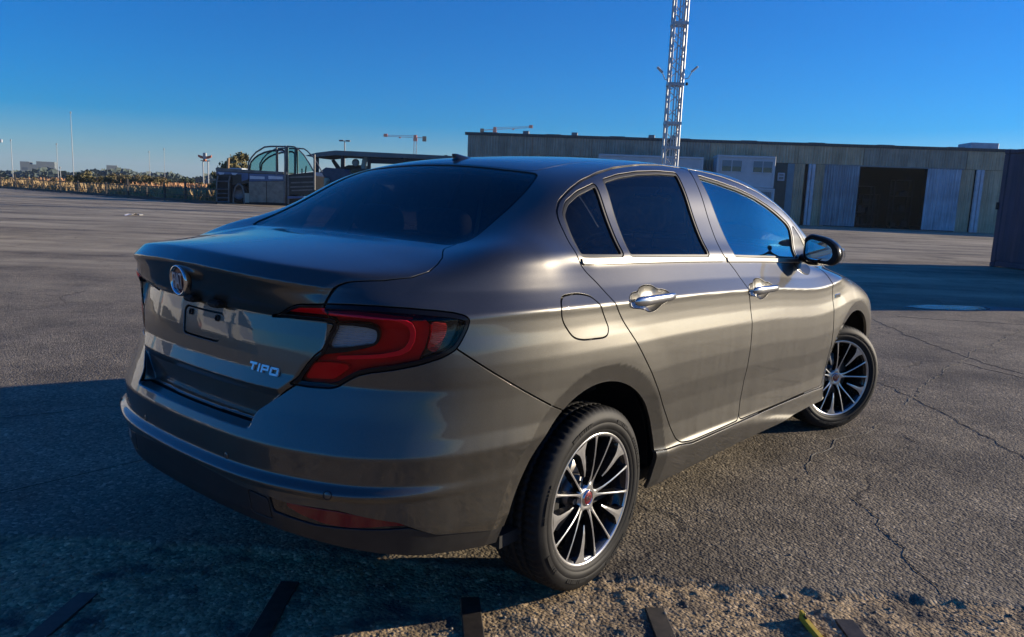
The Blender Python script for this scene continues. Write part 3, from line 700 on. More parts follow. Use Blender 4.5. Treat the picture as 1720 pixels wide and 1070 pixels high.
for w in (-.078, .078):
    p, n = surf(-.89, abs(w), .913); q = Vector((0, 0, 1))
    b = MB(); b.lathe([(.007, -.004), (.007, .0008), (.010, .0008), (.010, -.004)], 20, 'z'); o = b.build('screw_cap', BLACKM, lid); o.matrix_local = frame(p, n, right=w > 0)
# black push pads of the boot release under the lip
for w in (.045, -.10):
    b = MB(); b.cbox(-.925, -.885, w-.028, w+.028, .950, .972, .008); b.build('boot_release', BLACKM, lid)
# ---------------------------------------------------------------- badge and letters
SILVER2 = mat('bright_letters', (.70, .70, .69), .22, .45)
SILVER = mat('silver_letters', (.62, .61, .60), .35, .35)
RED_B = mat('badge_red', (.10, .012, .014), .25, .3, Coat_Weight=1.)
def badge(parent, M, R, full=True):
    a = 1.
    b = MB(); b.lathe([(R*.80, .004), (R*.86, .010), (R*.95, .010), (R, .005), (R, -.012), (R*.8, -.012)], 40, 'z'); ringo = b.build('badge', CHROME, parent); ringo.matrix_local = M
    b = MB(); b.lathe([(0, .0055), (R*.5, .005), (R*.81, .0035)], 40, 'z'); b.build('badge_field', RED_B, ringo)
    t = text_mesh('FIAT', R*.80, .0012*R/.045); xs = [v.co.x for v in t.vertices]; ys = [v.co.y for v in t.vertices]
    sx = R*1.18/(max(xs)-min(xs)); sy = R*.98/(max(ys)-min(ys)); cx = .5*(max(xs)+min(xs)); cy = .5*(max(ys)+min(ys))
    for v in t.vertices: v.co.x = (v.co.x-cx)*sx; v.co.y = (v.co.y-cy)*sy; v.co.z += .0068*R/.045+.001
    link('badge_letters', t, SILVER, ringo); return ringo
p, n = surf(-.945, .006, 1.026); badge(lid, frame(p+np.array([-.022, 0, 0]), (-.99, 0, -.06)), .047)
def letter(pieces, x0):
    b = MB()
    for a, c, e, f in pieces: b.box(x0+a, x0+c, e, f, -.001, .0045)
    return b
LET = {'T': [(0, .031, .0165, .023), (.012, .019, 0, .0165)], 'I': [(0, .0072, 0, .023)], 'P': [(0, .0068, 0, .023), (.0068, .030, .0172, .023), (.0232, .030, .0075, .0172), (.0068, .0232, .0075, .0128)],
  'O': [(0, .0068, .002, .021), (.0262, .033, .002, .021), (.002, .031, .0172, .023), (.002, .031, 0, .0058)]}
for ch, w0 in (('T', .272), ('I', .309), ('P', .3225), ('O', .358)):
    p, n = surf(-.885, w0, .787); o = letter(LET[ch], 0.).build('letter', SILVER2, lid); o.matrix_local = frame(p+n*.002, n)
# small chrome plaque on the front wing
for r in (True, False):
    p, n = surf(2.275, .898, .840); b = MB(); b.cbox(-.042, .042, -.010, .010, -.002, .003, .002); o = b.build('wing_plaque', CHROME, car); o.matrix_local = frame(p, n, right=r)
    b = MB()
    for k in range(4): b.box(-.034+.018*k, -.022+.018*k, -.005, .005, .0032, .0040)
    b.build('plaque_marks', BLACKM, o)
# aerial
b = MB(); L = []
for i, (h, x0, x1, hw) in enumerate(((0, .165, .275, .022), (.008, .169, .260, .019), (.017, .166, .222, .014), (.026, .161, .190, .008), (.028, .161, .178, .004))):
    L.append([(x0, -hw*.3), (x0+.3*(x1-x0), -hw), (x0+.7*(x1-x0), -hw*.8), (x1, -hw*.2), (x1, hw*.2), (x0+.7*(x1-x0), hw*.8), (x0+.3*(x1-x0), hw), (x0, hw*.3)])
vs = [(x, y, 1.436+.018*(x-.165)/.14+h) for (h, *_), l in zip(((0,), (.008,), (.017,), (.026,), (.028,)), L) for x, y in l]
b.add(vs, [(i*8+j, i*8+(j+1) % 8, (i+1)*8+(j+1) % 8, (i+1)*8+j) for i in range(4) for j in range(8)]+[tuple(range(32, 40))], True); b.build('roof_aerial', BLACKP, car)
# ---------------------------------------------------------------- inside: liner, floor, arches, seats
def f_open(P): return np.minimum.reduce([f_side(WIN_Q)(P), f_side(WIN_R)(P), f_side(WIN_F)(P), f_glassb(P), f_ws(P)])
PL, TL = surface_net(-1.10, 3.62, .024)
Pc, Tc = cutter(PL, TL, [lambda P: ZBOT(P[:, 0])-P[:, 2], lambda P: -P[:, 1], lambda P: np.where(P[:, 1] > .55, -f_arch(P, RW, .425), -1.), lambda P: np.where(P[:, 1] > .55, -f_arch(P, FW, .425), -1.), neg(f_open, -.004)], 0.)
sh = shell(Pc, Tc, off=-.032, flange=0); link('cabin_liner', both_mesh('cabin_liner', sh), PLAST_IN, car)
b = MB(); b.box(-.45, 3.2, -.60, .60, .26, .30)
b.box(-.40, 2.2, -.80, .80, .255, .295); b.build('floor_pan', BLACKM, car)
for c in (RW, FW):
    for s in (-1, 1):
        n = 28; vs = []; fs = []
        for i in range(n+1):
            a = math.pi*(.0+.955*i/n)
            for r, y in ((RA+.004, .838), (RA+.030, .825), (RA+.045, .60), (RA+.0, .52), (0.0, .52)): vs.append((c[0]+r*math.cos(a), s*y, c[1]+r*math.sin(a)))
        for i in range(n):
            for k in range(4): fs.append((i*5+k, i*5+k+1, (i+1)*5+k+1, (i+1)*5+k))
        b = MB(); b.add(vs, fs, True); b.build('wheel_arch_liner', BLACKM, car)
def pad(prof, y0, y1, round_=.05, n=7):
    """upholstered cushion: side outline (x, z) widened across y with rounded flanks"""
    c = np.mean(prof, 0); V = []; F = []; m = len(prof)
    ys = [(y0, .0), (y0+.012, .55), (y0+.03, .82), (y0+.07, 1.), (y1-.07, 1.), (y1-.03, .82), (y1-.012, .55), (y1, .0)]
    for y, k in ys:
        s = 1-round_*(1-k)*6 if k else .0
        s = {0: .45, .55: .80, .82: .93, 1.: 1.}[k]
        for p in prof: q = c+(np.array(p)-c)*s; V.append((q[0], y, q[1]))
    for i in range(len(ys)-1):
        for j in range(m): F.append((i*m+j, i*m+(j+1) % m, (i+1)*m+(j+1) % m, (i+1)*m+j))
    F.append(tuple(range(m))[::-1]); F.append(tuple(range((len(ys)-1)*m, len(ys)*m))); b = MB(); return b.add(V, F, True)
rp = lambda pts, r=.03: [tuple(p) for p in rnd(pts, r, 3)]
for s in (-1, 1):
    y = .37*s
    seat = pad(rp([(1.20, .44), (1.24, .58), (1.68, .62), (1.72, .50), (1.65, .42)]), y-.25, y+.25).build('front_seat', FABRIC, car)
    pad(rp([(1.12, .55), (1.02, 1.00), (1.04, 1.10), (1.12, 1.10), (1.18, .98), (1.30, .58)]), y-.24, y+.24).build('backrest', FABRIC, seat)
    pad(rp([(.99, 1.17), (1.00, 1.31), (1.06, 1.335), (1.11, 1.29), (1.09, 1.17)]), y-.13, y+.13).build('headrest', FABRIC, seat)
    for dy in (-.05, .05): b = MB(); b.tube((1.06, y+dy, 1.08), (1.045, y+dy, 1.20), .006); b.build('headrest_post', CHROME, seat)
bench = pad(rp([(.42, .44), (.40, .58), (.86, .60), (.90, .50), (.86, .42)]), -.64, .64).build('rear_bench', FABRIC, car)
pad(rp([(.34, .56), (.10, 1.04), (.14, 1.13), (.22, 1.12), (.30, .98), (.46, .62)]), -.66, .66).build('backrest', FABRIC, bench)
for y in (-.40, 0, .40): pad(rp([(.08, 1.13), (.07, 1.235), (.12, 1.255), (.17, 1.22), (.18, 1.13)]), y-.13, y+.13).build('headrest', FABRIC, bench)
b = MB(); b.box(-.44, .14, -.66, .66, 1.085, 1.105); b.build('parcel_shelf', PLAST_IN, car)
for y0 in (-.38, .38):
    b = MB(); b.lathe([(0, .003), (.06, .003), (.075, 0)], 24, 'z'); o = b.build('shelf_speaker', BLACKM, car); o.location = (-.12, y0, 1.106)
dash = pad(rp([(1.98, .60), (1.96, .92), (2.04, .985), (2.46, 1.01), (2.50, .60)], .05), -.70, .70).build('dashboard', PLAST_IN, car)
b = MB(); Mw = Matrix.Translation((1.80, .37, .93)) @ Matrix.Rotation(math.radians(-64), 4, 'Y')
for i in range(28):
    a0, a1 = 2*math.pi*i/28, 2*math.pi*(i+1)/28
    b.tube(Mw @ Vector((.185*math.cos(a0), .185*math.sin(a0), 0)), Mw @ Vector((.185*math.cos(a1), .185*math.sin(a1), 0)), .015, 8, cap=False)
for a in (math.pi/2, -math.pi/2, math.pi): b.tube(Mw @ Vector((0, 0, 0)), Mw @ Vector((.18*math.cos(a), .18*math.sin(a), 0)), .016, 6)
b.lathe([(0, .02), (.05, .02), (.06, -.02)], 16, 'z'); k = len(b.v)-48; b.v = b.v[:k]+[tuple(Mw @ Vector(v)) for v in b.v[k:]]
b.build('steering_wheel', PLAST_IN, car)
for s in (-1, 1):
    b = MB(); b.add([(-.02, s*.63, 1.11), (.10, s*.62, 1.11), (.20, s*.53, 1.36), (.14, s*.54, 1.36), (-.02, s*.60, 1.11), (.10, s*.59, 1.11), (.20, s*.50, 1.36), (.14, s*.51, 1.36)], [(0, 1, 2, 3), (4, 7, 6, 5), (0, 4, 5, 1), (1, 5, 6, 2), (2, 6, 7, 3), (3, 7, 4, 0)]); b.build('pillar_trim', PILLAR, car)
    b = MB(); b.path([(1.00, s*.60, 1.30), (1.01, s*.66, 1.0), (1.03, s*.72, .6)], .012, 6); b.build('seat_belt', PILLAR, car)
b = MB(); b.cbox(1.74, 1.77, -.12, .12, 1.285, 1.345, .012); b.tube((1.77, 0, 1.34), (1.83, 0, 1.375), .01); b.build('inside_mirror', BLACKP, car)
# ---------------------------------------------------------------- door mirrors
def mirror(s, par):
    # housing: rounded box swelling forwards, face looking back
    n = 30; V = []; F = []; cx, cy, cz = 1.845, -.922, 1.098
    out = rnd([(-.100, -.066), (.070, -.078), (.103, -.030), (.088, .030), (.030, .072), (-.070, .090), (-.102, .062)], .05, 6); m = len(out)
    rings = [(-.012, .90), (0., .985), (.010, 1.0), (.045, .97), (.085, .84), (.112, .60), (.122, .30), (.124, .02)]
    for dx, k in rings:
        for a, c in out: V.append((cx+dx+.10*max(0, a)*.35, (cy-a*k*.92)*1., cz+c*k*.92))
    F = [(i*m+j, i*m+(j+1) % m, (i+1)*m+(j+1) % m, (i+1)*m+j) for i in range(len(rings)-1) for j in range(m)]
    b = MB(); b.add([(x, y*s, z) for x, y, z in V], F, True); h = b.build('door_mirror', MBLK, par)
    b = MB(); b.add([(V[j][0]+.004, V[j][1]*s, V[j][2]) for j in range(m)], [tuple(range(m))]); b.build('mirror_bezel', BLACKM, h)
    b = MB(); b.add([(cx-.0115+.10*max(0, a)*.35, (cy-a*.66+.010)*s, cz+c*.62) for a, c in out], [tuple(range(m))]); b.build('mirror_glass', MIRROR, h)
    b = MB(); V = []
    for dx0, k in ((.012, 1.012), (.050, .985)):
        for t in np.linspace(0, 1, 8): V.append((cx+dx0+.006+.10*.100*.35, (cy-(.099-.012*abs(2*t-1)**2)*k)*s, cz-.060+.08*t))
    b.add(V, [(i, i+1, 9+i, 8+i) for i in range(7)]); b.build('mirror_indicator', LAMP_CLEAR, h)
    b = MB(); L = [((1.93, -.80, 1.055), .050, .020), ((1.90, -.855, 1.040), .055, .024), ((1.875, -.90, 1.043), .045, .022), ((1.87, -.93, 1.06), .035, .020)]; m = 14; V = []
    for (x, y, z), rx, rz in L:
        for j in range(m): a = 2*math.pi*j/m; V.append((x+rx*math.cos(a), y*s, z+rz*math.sin(a)))
    b.add(V, [(i*m+j, i*m+(j+1) % m, (i+1)*m+(j+1) % m, (i+1)*m+j) for i in range(3) for j in range(m)], True); b.build('mirror_arm', MBLK, h)
    # black foot plate on the door shoulder below the strip
    return h
MIRROR = mat('mirror_silver', (.80, .84, .84), .01, 1.)
mirror(1, d_front[0]); mirror(-1, d_front[1])
foot = f_side(rnd([(1.80, 1.034), (1.835, .998), (1.89, .972), (1.95, .966), (2.0, .985), (2.05, 1.034)], .02, 4))
part_pair('mirror_foot', MBLK, [foot], d_front, gap=0, off=.004, flange=.006, chamfer=.003)
# ---------------------------------------------------------------- wheels (built facing -y, axis along y, centre at the hub)
RUBBER = noisy('tyre_rubber', (.010, .010, .010), (.020, .019, .018), 18., .6, bs=.06, bd=.001, Specular_IOR_Level=.22)
MACHINED = noisy('machined_alloy', (.58, .57, .55), (.66, .65, .63), 60., .28, .8)
POCKET = mat('gloss_black_alloy', (.014, .014, .015), .22, .2, Coat_Weight=.5)
DISC = noisy('brake_disc_steel', (.20, .19, .18), (.30, .28, .27), 40., .4, .9)
CAPRED = mat('cap_red', (.22, .012, .022), .3, .2, Coat_Weight=.8)
RT, RRIM, HWID = .3165, .229, .1025
def tyre_mesh():
    # section from the outer bead over the tread to the inner bead (radius, y), outer side at -y
    tread = [-.078, -.046, -.040, -.012, -.006, .022, .028, .056, .062, .078]
    side = [(.222, -.088), (.229, -.0975), (.240, -.104), (.2415, -.1035), (.2425, -.1052), (.262, -.1075), (.264, -.1062), (.2655, -.1062), (.267, -.1075), (.282, -.1050), (.296, -.0985), (.306, -.091), (.3125, -.084)]
    prof = side[:]
    for i in range(0, len(tread)-1):
        a, b = tread[i], tread[i+1]; crown = lambda y: RT-.22*y*y*1.6
        if i % 2 == 0: prof += [(crown(a), a), (crown((a+b)/2), (a+b)/2), (crown(b), b)]
        else: prof += [(crown(a)-.0065, a+.0006), (crown(b)-.0065, b-.0006)]
    prof += [(r, -y) for r, y in side[::-1]]
    m = len(prof); n = 216; V = []; F = []
    for i in range(n):
        t = 2*math.pi*i/n; sip = (i % 3 == 0)
        for k, (r, y) in enumerate(prof):
            d = 0.
            if sip and r > .3085 and len(side)-1 <= k <= m-len(side):
                d = .0075 if not (-.012 < y < .022) else .004
            # lettering band reads as fine raised bars in the photograph
            if 7 <= k <= 8 and ((i % 54) < 30) and (i % 2 == 0): d = -.0
            tt = t+.010*math.sin(abs(y)*40)*(1 if y > 0 else -1) if r > .3 else t
            V.append(((r-d)*math.cos(tt), y, (r-d)*math.sin(tt)))
    for i in range(n):
        j = (i+1) % n
        for k in range(m-1): F.append((i*m+k, j*m+k, j*m+k+1, i*m+k+1))
    b = MB(); b.add(V, F, True)
    # raised marks round the sidewall
    rs = random.Random(4)
    for a0, cnt in ((20, 11), (62, 6), (110, 9), (165, 10), (215, 7), (250, 9), (300, 11), (340, 5)):
        for q in range(cnt):
            a = math.radians(a0+q*2.6); w = math.radians(rs.choice((.8, 1.1, 1.5))); r0 = .2665; r1 = r0+.0135
            vs = [(r*math.cos(c), y, r*math.sin(c)) for y, f in ((-.1068, 1), (-.1082, 1)) for r, c in ((r0, a-w), (r0, a+w), (r1, a+w), (r1, a-w))]
            b.add(vs, [(0, 1, 2, 3), (4, 7, 6, 5), (0, 4, 5, 1), (1, 5, 6, 2), (2, 6, 7, 3), (3, 7, 4, 0)])
    return b.mesh('tyre')
def rim_mesh():
    b = MB(); b.lathe([(.2165, -.0905), (.2195, -.0955), (.2265, -.0975), (.2300, -.0955), (.2305, -.0885), (.2255, -.080)], 96)
    return b.mesh('rim_lip')
def barrel_mesh():
    b = MB(); b.lathe([(.2255, -.088), (.2145, -.0895), (.205, -.070), (.196, -.045), (.193, .02), (.205, .07), (.222, .085)], 64)
    b.lathe([(.0, .030), (.205, .032), (.200, .040)], 48); return b.mesh('wheel')
def spoke_strip(stations):
    """faceted bar from the hub to the lip: stations (radius, half width, side offset, y of the face, depth); returns face mesh and flank mesh"""
    f = MB(); s = MB(); n = len(stations); V = []; W_ = []
    for r, hw, so_, y, d in stations: V += [(so_-hw, y, r), (so_, y-.0012, r), (so_+hw, y, r)]; W_ += [(so_-hw, y, r), (so_+hw, y, r), (so_+hw*1.5+.001, y+d, r), (so_-hw*1.5-.001, y+d, r)]
    f.add(V, [q for i in range(n-1) for q in ((i*3, i*3+1, i*3+4, i*3+3), (i*3+1, i*3+2, i*3+5, i*3+4))])
    s.add(W_, [(i*4+a, i*4+b, i*4+4+b, i*4+4+a) for i in range(n-1) for a, b in ((1, 2), (3, 0), (2, 3))])
    return f, s
def spoke_mesh(kind):
    if kind == 'wide':
        st = [(.092, .0028, 0, -.082, .014), (.120, .0055, 0, -.0885, .020), (.150, .0085, 0, -.092, .026), (.176, .0105, 0, -.0935, .030), (.192, .0150, 0, -.0940, .030), (.205, .024, 0, -.0945, .026), (.2165, .0335, 0, -.0945, .020)]
    else:
        g = kind
        st = [(.040, .0085, g*.0065, -.074, .022), (.060, .0055, g*.0085, -.0775, .022), (.080, .0040, g*.0125, -.0815, .022), (.115, .0034, g*.0210, -.0870, .026), (.150, .0034, g*.0305, -.0910, .028), (.185, .0038, g*.0400, -.0935, .028), (.205, .0052, g*.0455, -.0945, .026), (.2165, .0085, g*.0485, -.0945, .022)]
    f, s = spoke_strip(st); m0 = f.mesh('spoke', False)
    b = MB(); b.v = f.v+s.v; b.f = f.f+[tuple(i+len(f.v) for i in q) for q in s.f]; b.sm = [False]*len(b.f)
    me = b.mesh('spoke', False); me.materials.append(MACHINED); me.materials.append(POCKET)
    for p in me.polygons: p.material_index = 0 if p.index < len(f.f) else 1
    return me
def hub_mesh():
    b = MB(); n = 60; V = []; F = []; prof = [(0, -.0720), (.026, -.0725), (.030, -.0745)]
    for i in range(n):
        t = 2*math.pi*i/n; lob = .5+.5*math.cos(5*t)
        for r, y in ((.0285, -.0745), (.034+.004*lob, -.0755), (.038+.020*lob**1.5, -.0765), (.043+.017*lob**1.5, -.062)): V.append((r*math.sin(t), y, r*math.cos(t)))
    for i in range(n):
        for k in range(3): F.append((i*4+k, i*4+k+1, (i+1) % n*4+k+1, (i+1) % n*4+k))
    b.add(V, F, True); return b.mesh('hub')
M_TYRE, M_RIM, M_BAR, M_HUB = tyre_mesh(), rim_mesh(), barrel_mesh(), hub_mesh()
M_W, M_A, M_B = spoke_mesh('wide'), spoke_mesh(1), spoke_mesh(-1)
def cap_parts(w):
    b = MB(); b.lathe([(0, -.0795), (.020, -.0790), (.0225, -.0775)], 28); b.build('hub_cap', CAPRED, w)
    b = MB(); b.lathe([(.0222, -.077), (.0235, -.0797), (.0268, -.0792), (.0285, -.074)], 28); b.build('cap_ring', CHROME, w)
    t = text_mesh('FIAT', .02, .0004); xs = [v.co.x for v in t.vertices]; ys = [v.co.y for v in t.vertices]; cx, cy = .5*(max(xs)+min(xs)), .5*(max(ys)+min(ys))
    for v in t.vertices: v.co = ((v.co.x-cx)*.027/(max(xs)-min(xs)), -.0803-v.co.z, (v.co.y-cy)*.018/(max(ys)-min(ys)))
    link('cap_letters', t, CHROME, w)
def wheel(loc, steer, side, ph):
    w = link('wheel', M_BAR, POCKET, car)
    w.location = loc; w.rotation_euler = (0, 0, steer+(0 if side < 0 else math.pi))
    sub = [link('tyre', M_TYRE, RUBBER, w), link('rim', M_RIM, MACHINED, w), link('hub', M_HUB, MACHINED, w)]
    for k in range(5):
        for me, da in ((M_W, math.pi/5), (M_A, 0), (M_B, 0)):
            o = link('spoke', me, None, w); o.rotation_euler = (0, ph+k*2*math.pi/5+da, 0); sub.append(o)
        a = ph+k*2*math.pi/5+math.pi/5
        b = MB(); b.tube((.0525*math.sin(a), -.060, .0525*math.cos(a)), (.0525*math.sin(a), -.030, .0525*math.cos(a)), .0115, 6); b.build('wheel_bolt', DISC, w)
    for o in sub[:1]: o.rotation_euler = (0, ph*.7, 0)
    for o in sub[2:3]: o.rotation_euler = (0, ph, 0)
    b = MB(); b.lathe([(.07, -.010), (.135, -.010), (.137, -.004), (.137, .006), (.07, .006)], 48); b.lathe([(0, -.038), (.068, -.036), (.072, -.010)], 32); b.build('brake_disc', DISC, w)
    b = MB(); b.cbox(-.15, -.095, -.035, .03, -.065, .065, .012); b.build('brake_caliper', BLACKM, w)
    cap_parts(w); return w
ST = math.radians(30.)
wheel((0, -.768, .3165), 0, -1, .24); wheel((0, .768, .3165), 0, 1, .5)
wheel((2.638, -.765, .3165), -ST, -1, .10); wheel((2.638, .765, .3165), -ST, 1, .3)
# ---------------------------------------------------------------- ground
HX = np.array([math.cos(YAW), math.sin(YAW)]); RX = np.array([math.sin(YAW), -math.cos(YAW)])
EDGE = [(-6.0, 8.2), (-3.0, 3.4), (-1.22, .91), (-1.01, .66), (-.80, .39), (-.45, -.10), (-.11, -.57), (.14, -.90), (.35, -1.21), (.56, -1.49), (.77, -1.76), (.96, -2.03), (1.9, -3.3), (4., -6.2), (9., -13.)]
def hash2(ix, iy, k): 
    h = np.sin(ix*127.1+iy*311.7+k*74.7)*43758.5453; return h-np.floor(h)
def vnoise(x, y, s, k=0):
    x = x/s; y = y/s; ix = np.floor(x); iy = np.floor(y); fx = x-ix; fy = y-iy; fx = fx*fx*(3-2*fx); fy = fy*fy*(3-2*fy)
    a, b, c, d = hash2(ix, iy, k), hash2(ix+1, iy, k), hash2(ix, iy+1, k), hash2(ix+1, iy+1, k)
    return (a*(1-fx)+b*fx)*(1-fy)+(c*(1-fx)+d*fx)*fy
def worley(x, y, s, k=0):
    x = x/s; y = y/s; ix = np.floor(x); iy = np.floor(y); d = np.full(x.shape, 9.); hid = np.zeros(x.shape)
    for i in (-1, 0, 1):
        for j in (-1, 0, 1):
            cx, cy = ix+i, iy+j; px = cx+hash2(cx, cy, k); py = cy+hash2(cx, cy, k+1); q = (px-x)**2+(py-y)**2
            m = q < d; d = np.where(m, q, d); hid = np.where(m, hash2(cx, cy, k+2), hid)
    return np.sqrt(d), hid
def edge_d(x, y):
    """distance from the ragged edge of the asphalt: positive on the gravel side"""
    sh = x.shape; d = -dist_line(x.ravel(), y.ravel(), EDGE).reshape(sh)
    return d+.05*(vnoise(x, y, .16, 3)-.5)+.035*(vnoise(x, y, .05, 5)-.5)
def ground_z(x, y):
    d = edge_d(x, y)
    w1, h1 = worley(x, y, .0125, 1); w2, h2 = worley(x, y, .028, 7)
    asp = .0019*(1-np.clip(w1, 0, 1))*(.4+h1)+.0012*(1-np.clip(w2, 0, 1))*(h2 > .55)+.004*(vnoise(x, y, .35, 2)-.5)
    w3, h3 = worley(x, y, .017, 11); w4, h4 = worley(x, y, .055, 15)
    gr = -.008+.010*(vnoise(x, y, .22, 4)-.5)+.006*(vnoise(x, y, .07, 6)-.5)+.0042*(1-np.clip(w3*1.1, 0, 1))*(.3+h3)+.007*np.clip(.75-w4*1.5, 0, 1)*(h4 > .75)
    m = sstep(-.02, .035, d)
    # worn lip of the asphalt
    return asp*(1-m)+gr*m+.004*sstep(-.10, -.01, d)*(1-m)-.0015*np.exp(-((d-.03)/.03)**2)*vnoise(x, y, .12, 9)
def ground_mat():
    m = mat('yard_asphalt', (.10, .09, .08), .85); b = BS(m); v = coords(m)
    # big dusty sweeps across the yard, stretched the way vehicles drive
    rot = nd(m, 'ShaderNodeVectorRotate', rotation_type='Z_AXIS'); ln(m, v, rot.inputs['Vector']); rot.inputs['Angle'].default_value = -(YAW-math.pi/2)
    mp = nd(m, 'ShaderNodeMapping'); mp.inputs['Scale'].default_value = (.10, .42, 1.); ln(m, rot.outputs[0], mp.inputs['Vector'])
    big = noise(m, mp.outputs[0], 1.1, 7., .66); med = noise(m, v, 1.7, 6., .65); fine = noise(m, v, 95., 4., .7)
    ag = nd(m, 'ShaderNodeTexVoronoi', Scale=82.); ln(m, v, ag.inputs['Vector'])
    base = ramp(m, med, [(.28, (.135, .114, .084)), (.50, (.225, .191, .142)), (.72, (.315, .268, .198))])
    ge = nd(m, 'ShaderNodeSeparateColor'); ln(m, ag.outputs['Color'], ge.inputs[0])
    gv = ramp(m, ge.outputs[0], [(.0, (.55, .55, .56)), (.55, (1., .98, .95)), (.88, (1.15, 1.12, 1.05)), (1., (1.9, 1.85, 1.75))])
    c = mix(m, 1., base.outputs[0], gv.outputs[0], 'MULTIPLY')
    far = nd(m, 'ShaderNodeMapRange'); ln(m, big, far.inputs['Value']); far.inputs['From Min'].default_value = .38; far.inputs['From Max'].default_value = .62; far.inputs['To Max'].default_value = .9
    # away from the parking strip the yard is paler and sandier
    sp = nd(m, 'ShaderNodeSeparateXYZ'); ln(m, rot.outputs[0], sp.inputs[0])
    dd = nd(m, 'ShaderNodeMapRange'); ln(m, sp.outputs['Y'], dd.inputs['Value']); dd.inputs['From Min'].default_value = 3.; dd.inputs['From Max'].default_value = 11.
    c = mix(m, mth(m, 'MULTIPLY', far.outputs[0], dd.outputs[0]), c, (.56, .47, .32))
    dk = nd(m, 'ShaderNodeMapRange'); ln(m, noise(m, mp.outputs[0], 2.3, 5., .6), dk.inputs['Value']); dk.inputs['From Min'].default_value = .56; dk.inputs['From Max'].default_value = .70; dk.inputs['To Max'].default_value = .55
    c = mix(m, mth(m, 'MULTIPLY', dk.outputs[0], dd.outputs[0]), c, (.075, .066, .060))
    # fine crack network, broken up so that it does not close into cells everywhere
    wob = nd(m, 'ShaderNodeTexNoise', Scale=2.2, Detail=4.); ln(m, v, wob.inputs['Vector'])
    wv = nd(m, 'ShaderNodeVectorMath', operation='MULTIPLY_ADD'); ln(m, wob.outputs['Color'], wv.inputs[0]); wv.inputs[1].default_value = (.55, .55, 0); ln(m, v, wv.inputs[2])
    ck = nd(m, 'ShaderNodeTexVoronoi', feature='DISTANCE_TO_EDGE', Scale=.62); ln(m, wv.outputs[0], ck.inputs['Vector'])
    ckr = nd(m, 'ShaderNodeMapRange'); ln(m, ck.outputs['Distance'], ckr.inputs['Value']); ckr.inputs['From Min'].default_value = .010; ckr.inputs['From Max'].default_value = .002
    ckm = nd(m, 'ShaderNodeMapRange'); ln(m, noise(m, v, .8, 3.), ckm.inputs['Value']); ckm.inputs['From Min'].default_value = .47; ckm.inputs['From Max'].default_value = .60; ckm.inputs['To Max'].default_value = .45
    ckf = mth(m, 'MULTIPLY', ckr.outputs[0], ckm.outputs[0]); c = mix(m, ckf, c, (.035, .030, .025))
    # oil stains near the parking strip and faint tyre tracks
    st = noise(m, v, .55, 5., .6); sr = nd(m, 'ShaderNodeMapRange'); ln(m, st, sr.inputs['Value']); sr.inputs['From Min'].default_value = .54; sr.inputs['From Max'].default_value = .70; sr.inputs['To Max'].default_value = .55
    c = mix(m, sr.outputs[0], c, (.070, .062, .052))
    st2 = noise(m, v, 3.3, 6., .7); sr2 = nd(m, 'ShaderNodeMapRange'); ln(m, st2, sr2.inputs['Value']); sr2.inputs['From Min'].default_value = .57; sr2.inputs['From Max'].default_value = .74; sr2.inputs['To Max'].default_value = .6
    c = mix(m, sr2.outputs[0], c, (.29, .25, .19))
    # the gravel strip the car stands against
    at = nd(m, 'ShaderNodeAttribute', attribute_name='gravel')
    gc = ramp(m, noise(m, v, 26., 6., .7), [(.25, (.20, .147, .088)), (.5, (.38, .287, .175)), (.72, (.54, .42, .27))])
    g2 = mix(m, 1., gc.outputs[0], gv.outputs[0], 'MULTIPLY')
    gd = mix(m, ramp(m, noise(m, v, 5., 4.), [(.50, (0, 0, 0)), (.66, (1, 1, 1))]).outputs[0], g2, (.085, .075, .065))
    c = mix(m, at.outputs['Fac'], c, gd); ln(m, c, b.inputs['Base Color'])
    ln(m, ramp(m, med, [(.3, (.72,)*3), (.7, (.92,)*3)]).outputs[0], b.inputs['Roughness'])
    h = mth(m, 'ADD', mth(m, 'MULTIPLY', ag.outputs['Distance'], -1.), mth(m, 'MULTIPLY', fine, .6)); h = mth(m, 'SUBTRACT', h, mth(m, 'MULTIPLY', ckf, 1.5))
    b1 = bump(m, h, .55, .008); b2 = bump(m, med, .35, .04, b1); ln(m, b2, b.inputs['Normal']); b.inputs['Specular IOR Level'].default_value = .15
    return m
GROUND = ground_mat()
def sheet(name, xs, ys, zf, hole=None, m=GROUND):
    X, Y = np.meshgrid(xs, ys, indexing='ij'); Z = zf(X, Y); V = np.stack([X, Y, Z], -1).reshape(-1, 3); ny = len(ys)
    i, j = np.meshgrid(np.arange(len(xs)-1), np.arange(ny-1), indexing='ij'); k = (i*ny+j).ravel()
    F = np.stack([k, k+ny, k+ny+1, k+1], 1)
    if hole is not None:
        c = V[F].mean(1); F = F[~((c[:, 0] > hole[0]) & (c[:, 0] < hole[1]) & (c[:, 1] > hole[2]) & (c[:, 1] < hole[3]))]
    me = mesh_np(name, V, F, smooth=True)
    a = me.attributes.new('gravel', 'FLOAT', 'POINT'); a.data.foreach_set('value', sstep(-.012, .02, edge_d(X, Y)).ravel().astype(np.float32)*np.float32(1.))
    return structure(name, me, m)
NX0, NX1, NY0, NY1 = -1.65, 2.55, -3.25, 1.35
def fade(x, y): return sstep(0, .25, x-NX0)*sstep(0, .25, NX1-x)*sstep(0, .25, y-NY0)*sstep(0, .25, NY1-y)
sheet('yard_surface', np.arange(NX0, NX1+.001, .0088), np.arange(NY0, NY1+.001, .0088), lambda x, y: ground_z(x, y)*fade(x, y)+.0)
g = lambda a, b, n: list(np.linspace(a, b, n))
xs = np.array([-3000, -1200, -400, -120, -40, -14, -6]+g(-5, NX0, 30)+g(NX0, NX1, 60)[1:]+g(NX1, 9, 40)[1:]+[12, 20, 40, 80, 160, 400, 1200, 3000])
